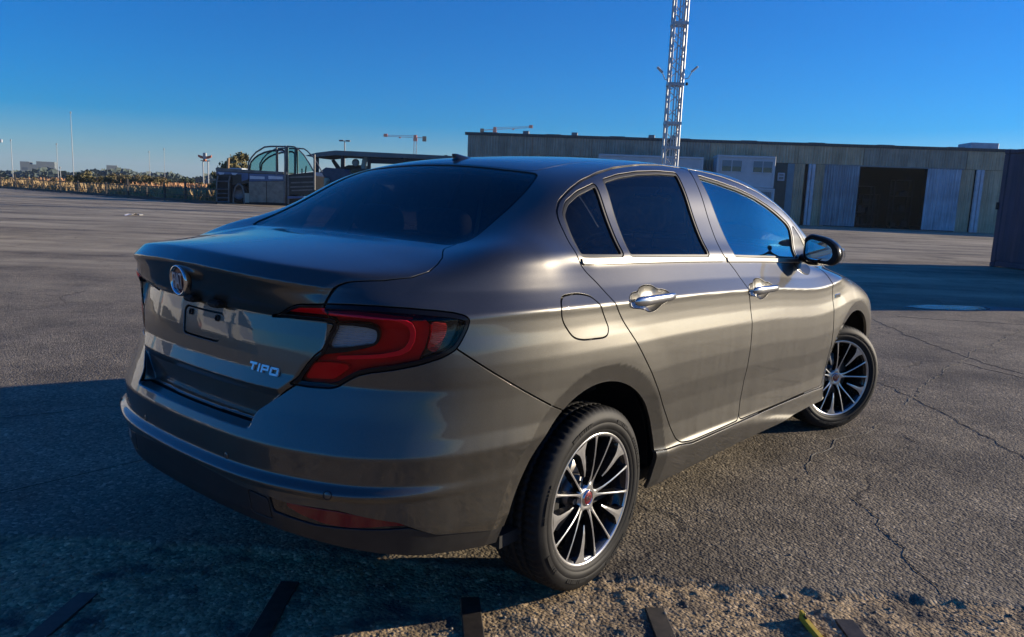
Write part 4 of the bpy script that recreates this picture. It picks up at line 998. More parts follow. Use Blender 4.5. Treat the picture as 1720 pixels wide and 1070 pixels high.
ys = np.array([-3000, -1200, -400, -120, -40, -14]+g(-9, NY0, 40)+g(NY0, NY1, 60)[1:]+g(NY1, 9, 50)[1:]+[14, 25, 50, 90, 160, 400, 1200, 3000])
sheet('ground', xs, ys, lambda x, y: -.009*sstep(-.02, .035, edge_d(x, y))*(np.abs(x) < 9)*(np.abs(y) < 9)*(1-((x > NX0-.01) & (x < NX1+.01) & (y > NY0-.01) & (y < NY1+.01))), (NX0, NX1, NY0, NY1))
# loose stones on the strip
STONE = noisy('loose_stone', (.10, .085, .07), (.36, .30, .22), 35., .85)
rs = np.random.RandomState(5); rs_ = random.Random(5)
ico = [(0, 0, 1), (.894, 0, .447), (.276, .851, .447), (-.724, .526, .447), (-.724, -.526, .447), (.276, -.851, .447), (.724, .526, -.447), (-.276, .851, -.447), (-.894, 0, -.447), (-.276, -.851, -.447), (.724, -.526, -.447), (0, 0, -1)]
icf = np.array([(0, 1, 2), (0, 2, 3), (0, 3, 4), (0, 4, 5), (0, 5, 1), (1, 6, 2), (2, 7, 3), (3, 8, 4), (4, 9, 5), (5, 10, 1), (6, 7, 2), (7, 8, 3), (8, 9, 4), (9, 10, 5), (10, 6, 1), (6, 11, 7), (7, 11, 8), (8, 11, 9), (9, 11, 10), (10, 11, 6)])
n = 30000; px = rs.uniform(-1.6, 1.6, n); py = rs.uniform(-3., 1.3, n); d = edge_d(px, py)
keep = (rs.rand(n) < np.where(d > 0, .22, .05*np.exp(-np.abs(d)/.12)+.010)) & (np.hypot(px-CAM[0], py-CAM[1]) < 3.9); px, py, d = px[keep], py[keep], d[keep]; n = len(px)
sz = .0022+.0045*rs.rand(n)**3+(rs.rand(n) < .006)*(d > 0)*.006
pz = ground_z(px, py)+sz*.25
base = np.array(ico)[None]*(1+.35*(rs.rand(n, 12, 1)-.5))*sz[:, None, None]*(.7+.6*rs.rand(n, 1, 3))*np.array([1, 1, .7])
V = (base+np.stack([px, py, pz], 1)[:, None]).reshape(-1, 3); F = (icf[None]+12*np.arange(n)[:, None, None]).reshape(-1, 3)
o = link('loose_gravel', mesh_np('loose_gravel', V, F), STONE); o['kind'] = 'stuff'
tag(o, 'loose brown gravel lying on the strip at the edge of the asphalt', 'gravel')
# cracks and tar seams in the asphalt
TAR = noisy('tar_seam', (.030, .027, .024), (.075, .066, .055), 60., .7, bs=.4, bd=.004)
def seam(pts, w, seed):
    r = random.Random(seed); P = []; 
    for (ax, ay), (bx, by) in zip(pts[:-1], pts[1:]):
        n = max(2, int(math.hypot(bx-ax, by-ay)/.05)); P += [(ax+(bx-ax)*i/n, ay+(by-ay)*i/n) for i in range(n)]
    P.append(pts[-1]); V = []; a = 0; q = []
    for i, (x, y) in enumerate(P):
        j = min(i+1, len(P)-1); k = max(i-1, 0); dx, dy = P[j][0]-P[k][0], P[j][1]-P[k][1]; l = math.hypot(dx, dy) or 1; a = a*.75+r.uniform(-.022, .022); q.append((x-dy/l*a, y+dx/l*a, -dy/l, dx/l))
    for x, y, nx, ny in q:
        h = w*.30*(.05+r.random()**1.6*1.2); z = (float(ground_z(np.array([x]), np.array([y]))[0]*fade(np.array([x]), np.array([y]))[0]) if NX0 < x < NX1 and NY0 < y < NY1 else 0)+.0035
        V += [(x-nx*h, y-ny*h, z-.002), (x, y, z), (x+nx*h, y+ny*h, z-.002)]
    F = [f for i in range(len(P)-1) for f in ((i*3, i*3+1, i*3+4, i*3+3), (i*3+1, i*3+2, i*3+5, i*3+4))]
    me = bpy.data.meshes.new('tar_seam'); me.from_pydata(V, [], F); structure('tar_seam', me, TAR)
for i, (p, w) in enumerate([([(7.97, .47), (6.83, -.23), (6.35, -.64), (5.79, -1.13), (5.4, -1.6)], .012), ([(4.7, -.2), (4.15, -.72), (3.86, -1.0), (3.53, -1.33), (3.19, -1.54), (2.6, -1.95)], .010), ([(1.55, -1.05), (2.01, -.94), (2.5, -.97), (2.97, -1.02)], .006), ([(3.6, -1.0), (4.22, -.97), (5.92, -.98), (7.15, -1.04), (8.7, -1.09)], .012),
    ([(2.82, -1.2), (2.73, -1.29)], .006), ([(1.55, -1.25), (1.38, -1.37), (1.2, -1.5), (1.01, -1.63), (.84, -1.80)], .005), ([(5.6, -1.0), (5.1, -1.9), (4.9, -3.0)], .008), ([(8.3, .2), (8.9, -.9), (9.6, -2.)], .014), ([(-2.6, 3.6), (-1.2, 2.6), (.2, 2.2)], .006)]): seam(p, w, i)
# puddle and the damp rim round it
pud = [(9.40, .40), (9.62, .32), (9.97, .22), (10.29, -.10), (10.52, -.36), (10.40, -.52), (10.06, -.46), (9.78, -.26), (9.60, -.06), (9.48, .12)]
def blob(poly, z, k=1., n=6):
    q = rnd(poly, .12, n); c = q.mean(0); q = c+(q-c)*k; return [(x, y, z) for x, y in q]
def flat(name, pts, m): me = bpy.data.meshes.new(name); me.from_pydata(pts, [], [tuple(range(len(pts)))]); return structure(name, me, m)
DAMP = noisy('damp_asphalt', (.028, .026, .026), (.05, .046, .042), 9., .45, bs=.3, bd=.01)
flat('damp_ground', [(x, y, .004) for x, y in rnd([(9.35, .42), (9.7, .36), (10.2, .06), (10.7, -.45), (11.4, -1.4), (11.2, -1.5), (10.3, -.62), (9.7, -.30), (9.42, .08)], .2, 6)], DAMP)
WATER = mat('puddle_water', (.02, .022, .025), .04, 0., IOR=1.33); ln(WATER, bump(WATER, noise(WATER, coords(WATER), 9., 2.), .6, .02), BS(WATER).inputs['Normal']); WATER.node_tree.nodes['Principled BSDF'].inputs['Specular IOR Level'].default_value = .8
flat('puddle', blob(pud, .009), WATER)
# black flat bars lying in the gravel, a yellow marker between two of them
BAR = noisy('weathered_steel', (.020, .018, .017), (.06, .05, .042), 30., .55, .3, bs=.2)
def bar(x, y, L, lab, zrot=0., w=.064):
    b = MB(); b.cbox(-L, 0, -w/2, w/2, -.02, .007, .003); o = b.build('steel_bar', BAR)
    o.location = (x, y, -.006); o.rotation_euler = (0, 0, YAW+zrot); return tag(o, lab, 'metal bar', 'flat steel bars set in the gravel strip')
bar(-.675, -.118, .50, 'black flat steel bar half in the car\'s shadow, below the middle of the rear bumper')
bar(-.327, -.620, .48, 'black flat steel bar crossing the shadow edge just left of the rear tyre', .12)
bar(.047, -1.096, .40, 'short black flat steel bar in sunlit gravel right of the rear tyre', .04)
bar(.420, -1.580, .34, 'black flat steel bar furthest from the car, beside the yellow marker')
bar(-1.160, .270, .45, 'black flat steel bar wholly in shadow, furthest left in the gravel', -.06)
YEL = noisy('yellow_plastic', (.62, .42, .03), (.72, .52, .06), 30., .5)
mk = thing('folding_rule', 'small yellow marker standing in the gravel between two black bars', 'marker', (.33, -1.478, -.008), math.radians(225))
b = MB(); b.cbox(0, .17, -.009, .009, 0, .020, .002); b.build('yellow_strip', YEL, mk)
b = MB(); b.cbox(.004, .03, -.0025, .0025, .020, .026, .001); b.build('end_tab', BAR, mk)
b = MB(); b.cbox(-.012, .012, -.006, .006, 0, .030, .002); b.build('end_clip', YEL, mk)
# ---------------------------------------------------------------- warehouse across the yard
FA = np.array([39.26, 36.46]); FT = np.array([.5466, -.8374]); FN = np.array([-.8374, -.5466]); FR = math.atan2(FT[1], FT[0])
def corr_mesh(L, z0, z1, pitch, amp, seed=0, y=0.):
    """corrugated sheet L wide, standing from z0 to z1; local x along the wall, -y... outwards"""
    n = max(1, int(round(L/pitch))); xs = []; ys = []
    for i in range(n):
        for t, h in ((0, 0), (.14, 0), (.36, 1), (.64, 1), (.86, 0)): xs.append((i+t)*L/n); ys.append(h*amp)
    xs.append(L); ys.append(0); r = random.Random(seed)
    V = [(x, y-h, z) for z in (z0, z1) for x, h in zip(xs, ys)]; m = len(xs)
    return mesh_np('cladding_sheet', np.array(V), np.array([(i, i+1, m+i+1, m+i) for i in range(m-1)]))
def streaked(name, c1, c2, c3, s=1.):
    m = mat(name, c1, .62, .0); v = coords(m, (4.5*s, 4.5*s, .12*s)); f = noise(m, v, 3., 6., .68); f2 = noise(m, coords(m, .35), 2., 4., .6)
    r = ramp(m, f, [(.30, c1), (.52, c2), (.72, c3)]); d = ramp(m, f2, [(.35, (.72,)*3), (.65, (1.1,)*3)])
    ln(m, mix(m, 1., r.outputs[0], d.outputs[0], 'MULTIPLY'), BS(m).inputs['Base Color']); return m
CL_TAN = streaked('tan_cladding', (.40, .29, .17), (.66, .50, .32), (.80, .66, .46))  # on cladding and doors, streak contrast paints sun and shade of the ribs
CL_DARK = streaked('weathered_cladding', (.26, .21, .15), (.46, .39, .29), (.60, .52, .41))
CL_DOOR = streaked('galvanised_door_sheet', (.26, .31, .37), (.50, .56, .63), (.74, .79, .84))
CL_DOORD = streaked('streaked_door_sheet', (.10, .12, .145), (.33, .37, .41), (.62, .67, .70))
ROOFM = streaked('old_roof_sheet', (.06, .055, .05), (.10, .09, .08), (.17, .15, .12))
WHITEP = noisy('white_pipe', (.50, .50, .54), (.66, .66, .70), 3., .5)
GREYP = noisy('grey_steel', (.20, .20, .20), (.30, .30, .29), 4., .5, .2)
TEAL = noisy('dark_green_board', (.035, .055, .050), (.05, .075, .07), 2., .4)
TEALL = noisy('pale_blue_board', (.17, .26, .30), (.22, .32, .36), 2., .45)
DARKIN = mat('warehouse_gloom', (.006, .006, .006), .9)  # near-black colour stands in for the shade indoors
wh = thing('warehouse', 'long low corrugated warehouse with an open dark doorway across the yard', 'warehouse', (FA[0], FA[1], 0), FR)
# local frame of the facade: x runs along it to the right, -y comes out of it
def sheet_part(x0, x1, z0, z1, pitch, amp, m, y=0., seed=0, name='cladding_sheet', par=None):
    o = link(name, corr_mesh(x1-x0, z0, z1, pitch, amp, seed), m, par or wh); o.location = (x0, y, 0); return o
cuts = [-.5, 4.2, 8.4, 12.6, 16.6, 20.0, 22.5, 26.8, 31.0, 33.4, 38., 43., 48., 54., 60.]
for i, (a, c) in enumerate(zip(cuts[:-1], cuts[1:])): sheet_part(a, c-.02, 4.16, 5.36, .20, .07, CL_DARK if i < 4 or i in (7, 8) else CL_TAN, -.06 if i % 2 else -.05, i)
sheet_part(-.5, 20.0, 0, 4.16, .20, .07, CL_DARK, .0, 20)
b = MB(); b.box(-.7, 60.2, -.16, .10, 5.36, 5.56); b.build('eaves_gutter', ROOFM, wh)
b = MB(); b.add([(-.7, -.10, 5.50), (60.2, -.10, 5.50), (60.2, 15, 6.72), (-.7, 15, 6.72), (60.2, 30, 5.5), (-.7, 30, 5.5)], [(0, 1, 2, 3), (3, 2, 4, 5)]); b.build('roof', ROOFM, wh)
for k in range(13):
    x = .4+k*4.6; b = MB(); b.box(x, x+1.1, 1.2, 1.9, 5.60, 5.70, Matrix.Rotation(0, 4, 'X')); b.build('roof_light', GREYP, wh)
b = MB(); b.box(-.45, -.40, .05, 29.9, 0, 5.5); b.build('gable_wall', CL_DARK, wh)
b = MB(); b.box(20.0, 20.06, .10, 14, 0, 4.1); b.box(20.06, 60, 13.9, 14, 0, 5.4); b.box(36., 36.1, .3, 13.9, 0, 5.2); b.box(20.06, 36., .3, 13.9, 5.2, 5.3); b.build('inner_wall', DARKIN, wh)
b = MB(); b.box(20.08, 35.9, .02, 13.85, -.2, .012); b.build('no_bounce_floor', DARKIN, wh)  # near-black floor added so that no light bounces up in the doorway
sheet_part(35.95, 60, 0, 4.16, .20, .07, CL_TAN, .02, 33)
b = MB(); b.box(20.1, 21.85, -.06, .0, 0, 4.14); b.build('dark_panel', TEAL, wh)
b = MB(); b.cbox(21.25, 21.72, -.10, -.06, 2.95, 3.50, .03); sg = b.build('notice_board', WHITEP, wh)
b = MB(); b.box(21.34, 21.63, -.108, -.1, 3.30, 3.40); b.box(21.34, 21.63, -.108, -.1, 3.05, 3.22); b.build('notice_print', GREYP, sg)
b = MB(); b.box(21.87, 22.32, -.075, .0, 0, 4.14); b.build('pale_panel', TEALL, wh)
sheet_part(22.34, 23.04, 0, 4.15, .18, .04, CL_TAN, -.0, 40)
b = MB(); b.box(23.04, 23.22, -.02, .1, 0, 4.15); b.build('recess_shade_strip', DARKIN, wh)  # solid black strip, coloured as the shade of a recess
def post(x0, x1):
    b = MB(); b.cbox(x0, x0+(x1-x0)*.45, -.30, -.06, 0, 4.15, .03); b.cbox(x0+(x1-x0)*.52, x1, -.26, -.04, 0, 4.15, .03); b.build('white_post', WHITEP, wh)
for x0, x1 in ((23.22, 23.40), (23.44, 23.66)): b = MB(); b.cbox(x0, x1, -.30, -.06, 0, 4.15, .03); b.build('white_post', WHITEP, wh)
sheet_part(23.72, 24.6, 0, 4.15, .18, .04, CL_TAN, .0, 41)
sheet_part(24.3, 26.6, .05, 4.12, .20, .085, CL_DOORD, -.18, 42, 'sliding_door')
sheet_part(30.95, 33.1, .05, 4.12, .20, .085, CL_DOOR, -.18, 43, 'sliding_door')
b = MB(); b.box(24.2, 33.2, -.24, -.20, 4.10, 4.18); b.build('door_rail', GREYP, wh)
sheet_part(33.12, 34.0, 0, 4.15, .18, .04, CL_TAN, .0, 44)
for x0, x1 in ((34.05, 34.26), (34.30, 34.5)): b = MB(); b.cbox(x0, x1, -.30, -.06, 0, 4.15, .03); b.build('white_post', WHITEP, wh)
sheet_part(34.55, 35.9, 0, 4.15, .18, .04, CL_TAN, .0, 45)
b = MB(); b.cbox(33.95, 35.75, 1.0, 3.0, 5.5, 6.02, .03); b.build('roof_plant_box', WHITEP, wh)
for x in (3.2, 6.8, 12.4, 14.1): b = MB(); b.cbox(x, x+.45, 2.2, 2.6, 5.7, 5.95, .03); b.build('roof_vent', GREYP, wh)
# racks standing in the dark doorway
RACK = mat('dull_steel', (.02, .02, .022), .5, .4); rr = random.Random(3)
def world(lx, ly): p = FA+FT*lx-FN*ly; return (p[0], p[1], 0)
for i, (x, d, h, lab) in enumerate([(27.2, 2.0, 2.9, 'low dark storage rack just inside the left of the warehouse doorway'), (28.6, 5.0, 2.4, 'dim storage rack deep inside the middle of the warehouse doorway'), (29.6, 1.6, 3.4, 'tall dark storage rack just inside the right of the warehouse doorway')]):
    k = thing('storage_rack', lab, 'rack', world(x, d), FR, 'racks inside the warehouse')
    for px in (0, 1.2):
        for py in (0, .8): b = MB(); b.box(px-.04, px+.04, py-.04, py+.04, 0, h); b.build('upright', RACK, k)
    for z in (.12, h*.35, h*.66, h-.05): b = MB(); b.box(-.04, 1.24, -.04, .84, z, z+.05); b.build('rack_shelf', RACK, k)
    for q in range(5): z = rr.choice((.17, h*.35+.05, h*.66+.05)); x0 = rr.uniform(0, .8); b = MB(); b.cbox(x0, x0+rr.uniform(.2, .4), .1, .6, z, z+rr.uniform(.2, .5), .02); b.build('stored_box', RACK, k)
# white office cabins in front of it, two on top of each other and a long one beside
OFFW = noisy('cabin_white', (.50, .52, .54), (.62, .63, .64), 1.2, .5); OFFG = mat('cabin_window', (.03, .04, .05), .05, 0., Coat_Weight=1.); BLIND = mat('window_blind', (.22, .28, .30), .6)
def cabin(lab, x0, x1, z0, z1, wins, y0=-3., dep=2.4, door=None, name='site_office'):
    t = thing(name, lab, 'site office', world(x0, y0), FR, 'site offices by the warehouse'); L = x1-x0
    b = MB(); b.box(.06, L-.06, .06, dep-.06, z0+.10, z1-.12); b.build('wall', OFFW, t)
    b = MB(); b.cbox(0, L, 0, dep, z1-.14, z1, .02); b.build('roof', OFFW, t)
    b = MB(); b.cbox(0, L, 0, dep, z0, z0+.12, .02); b.build('floor_frame', OFFW, t)
    for x in (0, L-.14): b = MB(); b.cbox(x, x+.14, -.004, .14, z0+.12, z1-.14, .02); b.build('corner_post', OFFW, t)
    n = int(L/.62)
    for i in range(1, n): b = MB(); b.box(i*L/n-.012, i*L/n+.012, .045, .06, z0+.14, z1-.16); b.build('wall_rib', OFFW, t)
    for a, c, e, f in wins:
        b = MB()
        for q in ((a-x0-.06, c-x0+.06, e-.06, e), (a-x0-.06, c-x0+.06, f, f+.06), (a-x0-.06, a-x0, e, f), (c-x0, c-x0+.06, e, f), ((a+c)/2-x0-.03, (a+c)/2-x0+.03, e, f)): b.box(q[0], q[1], .0, .05, q[2], q[3])
        w = b.build('window', OFFW, t); b = MB(); b.box(a-x0, c-x0, .025, .035, e, f); b.build('pane', OFFG, w)
        b = MB(); b.box(a-x0+.02, c-x0-.02, .012, .02, e+(f-e)*.45, f-.01); b.build('blind', BLIND, w)
    if door:
        a, c, e, f = door
        for k in range(9): x = a-x0+(c-a)*k/9; b = MB(); b.cbox(x, x+(c-a)/9-.02, .0, .05, e, f, .008); b.build('door_slat', GREYP, t)
    return t
cabin('upper white site office with two blue-grey windows, stacked in front of the warehouse', 16.72, 20.45, 2.36, 4.40, [(17.06, 18.30, 3.36, 4.06), (19.06, 20.26, 3.36, 4.06)])
cabin('lower white site office with a slatted shutter, underneath the one with two windows', 16.72, 20.55, .08, 2.34, [(17.2, 18.4, 1.2, 1.9)], door=(19.35, 20.35, .2, 2.12))
cabin('long plain white site office seen just above the car roof, left of the stacked pair', 8.95, 15.85, 1.75, 4.20, [(10.0, 11.2, 3.0, 3.6)])
cabin('white site office underneath the long plain one, hidden by the car roof', 8.95, 15.85, .08, 1.73, [])
# ---------------------------------------------------------------- lattice mast with two lamp heads
GALV = noisy('galvanised_steel', (.36, .37, .38), (.54, .55, .56), 3., .42, .55)
mast = thing('lattice_mast', 'tall pale galvanised lattice mast with two small lamp heads, rising behind the car', 'mast', (33.58, 17.52, 0), math.radians(-50.15))
hw = .33
leg = lambda z: hw*(1-.006*z)
for sx, sy in ((-1, -1), (1, -1), (1, 1), (-1, 1)):
    b = MB(); b.tube((sx*leg(0), sy*leg(0), 0), (sx*leg(18), sy*leg(18), 18), .062, 8); b.build('mast_leg', GALV, mast)
levels = [.4, 3.65+.35, 7.0, 9.85, 12.8, 15.9]
levels = [.5, 3.95, 5.15, 7.05, 9.95, 12.9, 15.9]
for i, z in enumerate(levels):
    l = leg(z)+.05; b = MB()
    for s in (-1, 1): b.box(-l, l, s*l-.03, s*l+.03, z-.07, z+.07); b.box(s*l-.03, s*l+.03, -l, l, z-.07, z+.07)
    b.build('ring_frame', GALV, mast)
zz = .5; k = 0
while zz < 17.2:
    z2 = zz+.62
    for f in range(4):
        a = [(-1, -1), (1, -1), (1, 1), (-1, 1)][f]; c = [(1, -1), (1, 1), (-1, 1), (-1, -1)][f]
        if k % 2: a, c = c, a
        b = MB(); b.tube((a[0]*leg(zz), a[1]*leg(zz), zz), (c[0]*leg(z2), c[1]*leg(z2), z2), .022, 5, cap=False); b.build('brace', GALV, mast)
    zz = z2; k += 1
b = MB(); b.path([(-.08, -.34, z) for z in (0, 17)], .035, 6); b.build('cable_tray', GALV, mast)
b = MB(); b.path([(.06, -.34, z) for z in (0, 17)], .03, 6); b.build('cable_tray', GALV, mast)
LHEAD = noisy('lamp_head_grey', (.40, .41, .42), (.50, .51, .52), 5., .4)
for s, zb in ((-1, 7.55), (1, 7.65)):
    b = MB(); b.path([(s*.40, -.3, zb-.35), (s*.58, -.3, zb-.30), (s*.72, -.3, zb-.02)], .022, 6); arm = b.build('lamp_arm', GALV, mast)
    b = MB(); M = Matrix.Translation((s*.86, -.3, zb+.14)) @ Matrix.Rotation(-s*math.radians(42), 4, 'Y'); b.cbox(-.20, .20, -.10, .10, -.045, .055, .03, M); b.build('lamp_head', LHEAD, arm)
b = MB(); b.cbox(.46, .58, -.36, -.24, 7.0, 7.14, .02); b.build('camera_box', BLACKM, mast)
# ---------------------------------------------------------------- purple shipping container at the right
CONT = streaked('purple_container_paint', (.040, .034, .055), (.062, .054, .085), (.09, .078, .11), .6)
CO = np.array([20.62, 1.06]); CDIR = np.array([-.692, -.722]); cl, ch, cw = 7.2, 2.90, 2.44
crz = math.atan2(CDIR[1], CDIR[0])
ct = thing('shipping_container', 'dark purple shipping container standing at the right edge of the yard', 'container', (CO[0], CO[1], 0), crz)
# local x runs along the near long side towards the camera, +y into the box away from the yard side
sgn = 1
b = MB()
V = []; F = []; xs = []; 
p = .14; n = int((cl-.32)/.556)
prof = []
for i in range(n):
    for t, h in ((0, 0), (.26, 0), (.50, 1), (.76, 1)): prof.append((.16+(i+t)*(cl-.32)/n, h*.045))
prof.append((cl-.16, 0))
for z in (.17, ch-.12): V += [(x, .02+h, z) for x, h in prof]
m = len(prof); b.add(V, [(i, i+1, m+i+1, m+i) for i in range(m-1)]); b.build('side_panel', CONT, ct)
b = MB(); b.box(.1, cl-.1, .08, cw-.03, .15, ch-.05); b.build('container_box', CONT, ct)
for x in (0, cl-.16):
    for y in (0, cw-.16): b = MB(); b.cbox(x, x+.16, y, y+.16, .12, ch-.12, .015); b.build('corner_post', CONT, ct)
for z in (0, ch-.12):
    for x in (-.008, cl-.17):
        for y in (-.008, cw-.15): b = MB(); b.cbox(x, x+.18, y, y+.162, z, z+.118, .02); b.build('corner_casting', CONT, ct)
for z in (.02, ch-.11): b = MB(); b.cbox(.18, cl-.18, .0, .07, z, z+.14 if z < 1 else z+.09, .012); b.build('side_rail', CONT, ct)
b = MB(); b.cbox(-.03, .05, -.03, .03, 1.42, 1.60, .01); b.build('door_lashing_ring', BLACKM, ct)
# ---------------------------------------------------------------- left: fence, verge, shrubs, masts
FENM = mat('dark_fence_steel', (.035, .030, .028), .6, .3)
fen = thing('yard_fence', 'long low dark post-and-rail fence along the left side of the yard', 'fence', (21.3, 42, 0))
fy = [1.6, 4.2, 6.6, 9.3, 12.6, 17.3, 20.6, 23.9, 26.2, 30.0, 33.5, 36.5, 40., 44., 49., 54.]
for i, y in enumerate(fy): b = MB(); b.box(-.05-.02*y*.5, .05-.02*y*.5, y-.06, y+.06, 0, .98 if i % 3 else 1.25); b.build('fence_post', FENM, fen)
for z, h in ((.82, .05), (.42, .035), (.02, .16)): b = MB(); b.add([(-.03, -2, z), (-.6, 56, z), (-.6, 56, z+h), (-.03, -2, z+h), (.03, -2, z), (-.54, 56, z), (-.54, 56, z+h), (.03, -2, z+h)], [(0, 1, 2, 3), (5, 4, 7, 6), (3, 2, 6, 7), (0, 4, 5, 1)]); b.build('fence_rail', FENM, fen)
VERGE = noisy('dry_verge', (.22, .155, .08), (.34, .25, .13), .4, .95)
me = bpy.data.meshes.new('verge'); me.from_pydata([(22.5, 36, .02), (22.5, 300, .02), (420, 420, .02), (300, 260, .02), (60, 60, .02), (34, 48, .02)], [], [tuple(range(6))]); structure('verge', me, VERGE)
def leaf_mat(name, c1, c2, tr=.25):
    m = mat(name, c1, .7); f = noise(m, coords(m), 1.3, 3.); ln(m, ramp(m, f, [(.3, c1), (.7, c2)]).outputs[0], BS(m).inputs['Base Color']); return m
GRASS = leaf_mat('dry_grass', (.26, .17, .075), (.42, .29, .13))
RUST = leaf_mat('rusty_grass', (.46, .21, .085), (.60, .33, .15))
def blades(name, n, area, h0, h1, w, m, label, seed):
    r = np.random.RandomState(seed); x, y = area(r, n); h = r.uniform(h0, h1, n); a = r.uniform(0, math.pi, n); lean = r.normal(0, .25, (n, 2))*h[:, None]
    dx, dy = np.cos(a)*w, np.sin(a)*w
    V = np.stack([np.stack([x-dx, y-dy, 0*x], 1), np.stack([x+dx, y+dy, 0*x], 1), np.stack([x+lean[:, 0]+dx*.4, y+lean[:, 1]+dy*.4, h], 1), np.stack([x+lean[:, 0]-dx*.4, y+lean[:, 1]-dy*.4, h*.9], 1)], 1).reshape(-1, 3)
    o = link(name, mesh_np(name, V, np.arange(4*n).reshape(-1, 4)), m); o['kind'] = 'stuff'; tag(o, label, 'grass'); return o
def band(x0, x1, y0, y1): return lambda r, n: (r.uniform(x0, x1, n)+r.normal(0, .6, n), r.uniform(y0, y1, n))
blades('dry_grass', 26000, band(23, 42, 44, 112), .25, .85, .06, GRASS, 'dry yellow-brown grass growing behind the yard fence', 1)
blades('rusty_weeds', 9000, band(30, 46, 50, 96), .5, 1.1, .07, RUST, 'rust-coloured dry weeds in a band below the shrubs', 2)
LEAFS = [leaf_mat('shrub_leaf', (.12, .105, .036), (.24, .20, .075)), leaf_mat('dry_shrub_leaf', (.15, .115, .048), (.24, .18, .075)), leaf_mat('dark_shrub_leaf', (.05, .075, .045), (.10, .13, .06))]
BARK = mat('shrub_stem', (.06, .045, .03), .9)
def crown_mesh(h, rad, n, seed, cone=.6, leaf=.12):
    r = np.random.RandomState(seed); cl = r.randint(9, 16); cz = r.uniform(.15, .95, cl)*h; ca = r.uniform(0, 6.28, cl); cr = rad*(1-cone*cz/h)*r.uniform(.2, .9, cl)
    k = r.randint(0, cl, n); s = rad*.34*(1-.5*cz[k]/h)
    c = np.stack([cr[k]*np.cos(ca[k]), cr[k]*np.sin(ca[k]), cz[k]], 1)+r.normal(0, 1, (n, 3))*s[:, None]
    c[:, 2] = np.clip(c[:, 2], .03, h*1.05); u = r.normal(0, 1, (n, 3)); u /= np.linalg.norm(u, axis=1)[:, None]; v = np.cross(u, r.normal(0, 1, (n, 3))); v /= np.linalg.norm(v, axis=1)[:, None]
    l = leaf*r.uniform(.6, 1.4, n)[:, None]
    V = np.stack([c-u*l, c-v*l*.5, c+u*l, c+v*l*.5], 1).reshape(-1, 3); return mesh_np('crown', V, np.arange(4*n).reshape(-1, 4))
def shrub(x, y, h, rad, li, lab, seed, cone=.6, n=900, name='shrub', cat='shrub', group='shrubs behind the fence'):
    t = thing(name, lab, cat, (x, y, 0), 0, group)
    o = link('crown', crown_mesh(h, rad, n, seed, cone, .06+.03*h), LEAFS[li], t); b = MB(); b.tube((0, 0, 0), (.05, .03, h*.8), .05+.01*h, 6, .015); b.build('trunk', BARK, t); return t
def at(px, depth, py=None):
    f = 1289.57; d = _f+(px-860)/f*_r-((py or 300)-535)/f*_u; q = depth/(d[0]*HX[0]+d[1]*HX[1]); return CAM[0]+q*d[0], CAM[1]+q*d[1]
places = [(10, 78, 1.5, 2), (36, 80, 1.4, 1), (58, 80, 1.5, 1), (92, 78, 1.6, 1), (117, 74, 2.1, 0), (127, 76, 2.0, 0), (134, 75, 2.5, 0), (147, 75, 2.9, 0), (158, 78, 2.0, 1), (170, 76, 2.1, 0), (182, 75, 2.2, 0), (191, 78, 2.8, 1), (203, 74, 2.3, 1), (211, 75, 2.5, 0), (220, 74, 2.3, 0), (229, 75, 2.6, 1), (238, 76, 2.2, 0), (246, 74, 2.5, 0), (255, 75, 2.2, 1), (263, 74, 2.3, 0), (271, 76, 2.4, 1), (283, 92, 2.2, 2), (297, 96, 2.0, 2), (308, 95, 2.8, 2), (320, 97, 2.4, 2), (338, 82, 1.8, 0), (352, 80, 1.7, 1)]
kind = ['dense olive-green', 'dry brownish', 'dark bluish-green']
for i, (px, dp, h, li) in enumerate(places):
    x, y = at(px, dp)
    q = sum(1 for a in places[:i+1] if a[3] == li); nth = ('first', 'second', 'third', 'fourth', 'fifth', 'sixth', 'seventh', 'eighth', 'ninth', 'tenth', 'eleventh', 'twelfth')[q-1]
    lab = {0: 'dark low shrub at the extreme left end of the row behind the fence', 7: 'tallest olive-green shrub, like a small fir, in the row behind the fence', 11: 'tall dry brownish shrub standing above the middle of the row', 23: 'largest dark bluish-green shrub right of the green row'}.get(i, '%s of the %s shrubs behind the yard fence, counted from the left' % (nth, kind[li]))
    shrub(x, y, h*.60, h*.36, li, lab, 100+i, .75)
for px, dp, h, lab in ((411, 70, 3.9, 'round grey-green tree behind the dark truck\'s load bed'), (394, 66, 3.9, 'broad olive tree half hidden by the tan pole of the truck'), (366, 64, 2.4, 'small green bush poking up at the left end of the truck')):
    x, y = at(px, dp); shrub(x, y, h*.96, h*.22, 0, lab, 300+px, .05, 1800, 'tree', 'tree', 'trees behind the truck')
# masts and poles far off
POLE = noisy('white_pole', (.36, .38, .38), (.44, .45, .44), .5, .5)
def pole(px, dp, h, r, lab, heads=1):
    x, y = at(px, dp); t = thing('light_mast', lab, 'light mast', (x, y, 0), -1.0, 'white light masts far left')
    r *= .62; b = MB(); b.tube((0, 0, 0), (0, 0, h), r, 8, r*.6); b.build('pole', POLE, t)
    b = MB(); b.cbox(-r*1.5, r*1.5, -r, r, h, h+.35, .03); b.build('lamp_head', POLE, t)
pole(22, 170, 8.2, .14, 'white mast alone near the left edge of the photo'); pole(98, 150, 7.0, .12, 'white mast just right of the hazy grey building'); pole(124, 140, 12.2, .12, 'tallest white mast on the left, leaning slightly')
pole(252, 160, 6.6, .12, 'white mast above the brown end of the shrub row'); pole(277, 150, 6.9, .10, 'thinnest white mast, right of the shrub row')
pole(102, 152, 2.6, .14, 'short white post at the foot of the mast beside the grey building')
ORG = noisy('orange_panel', (.50, .13, .05), (.62, .20, .09), 2., .6)
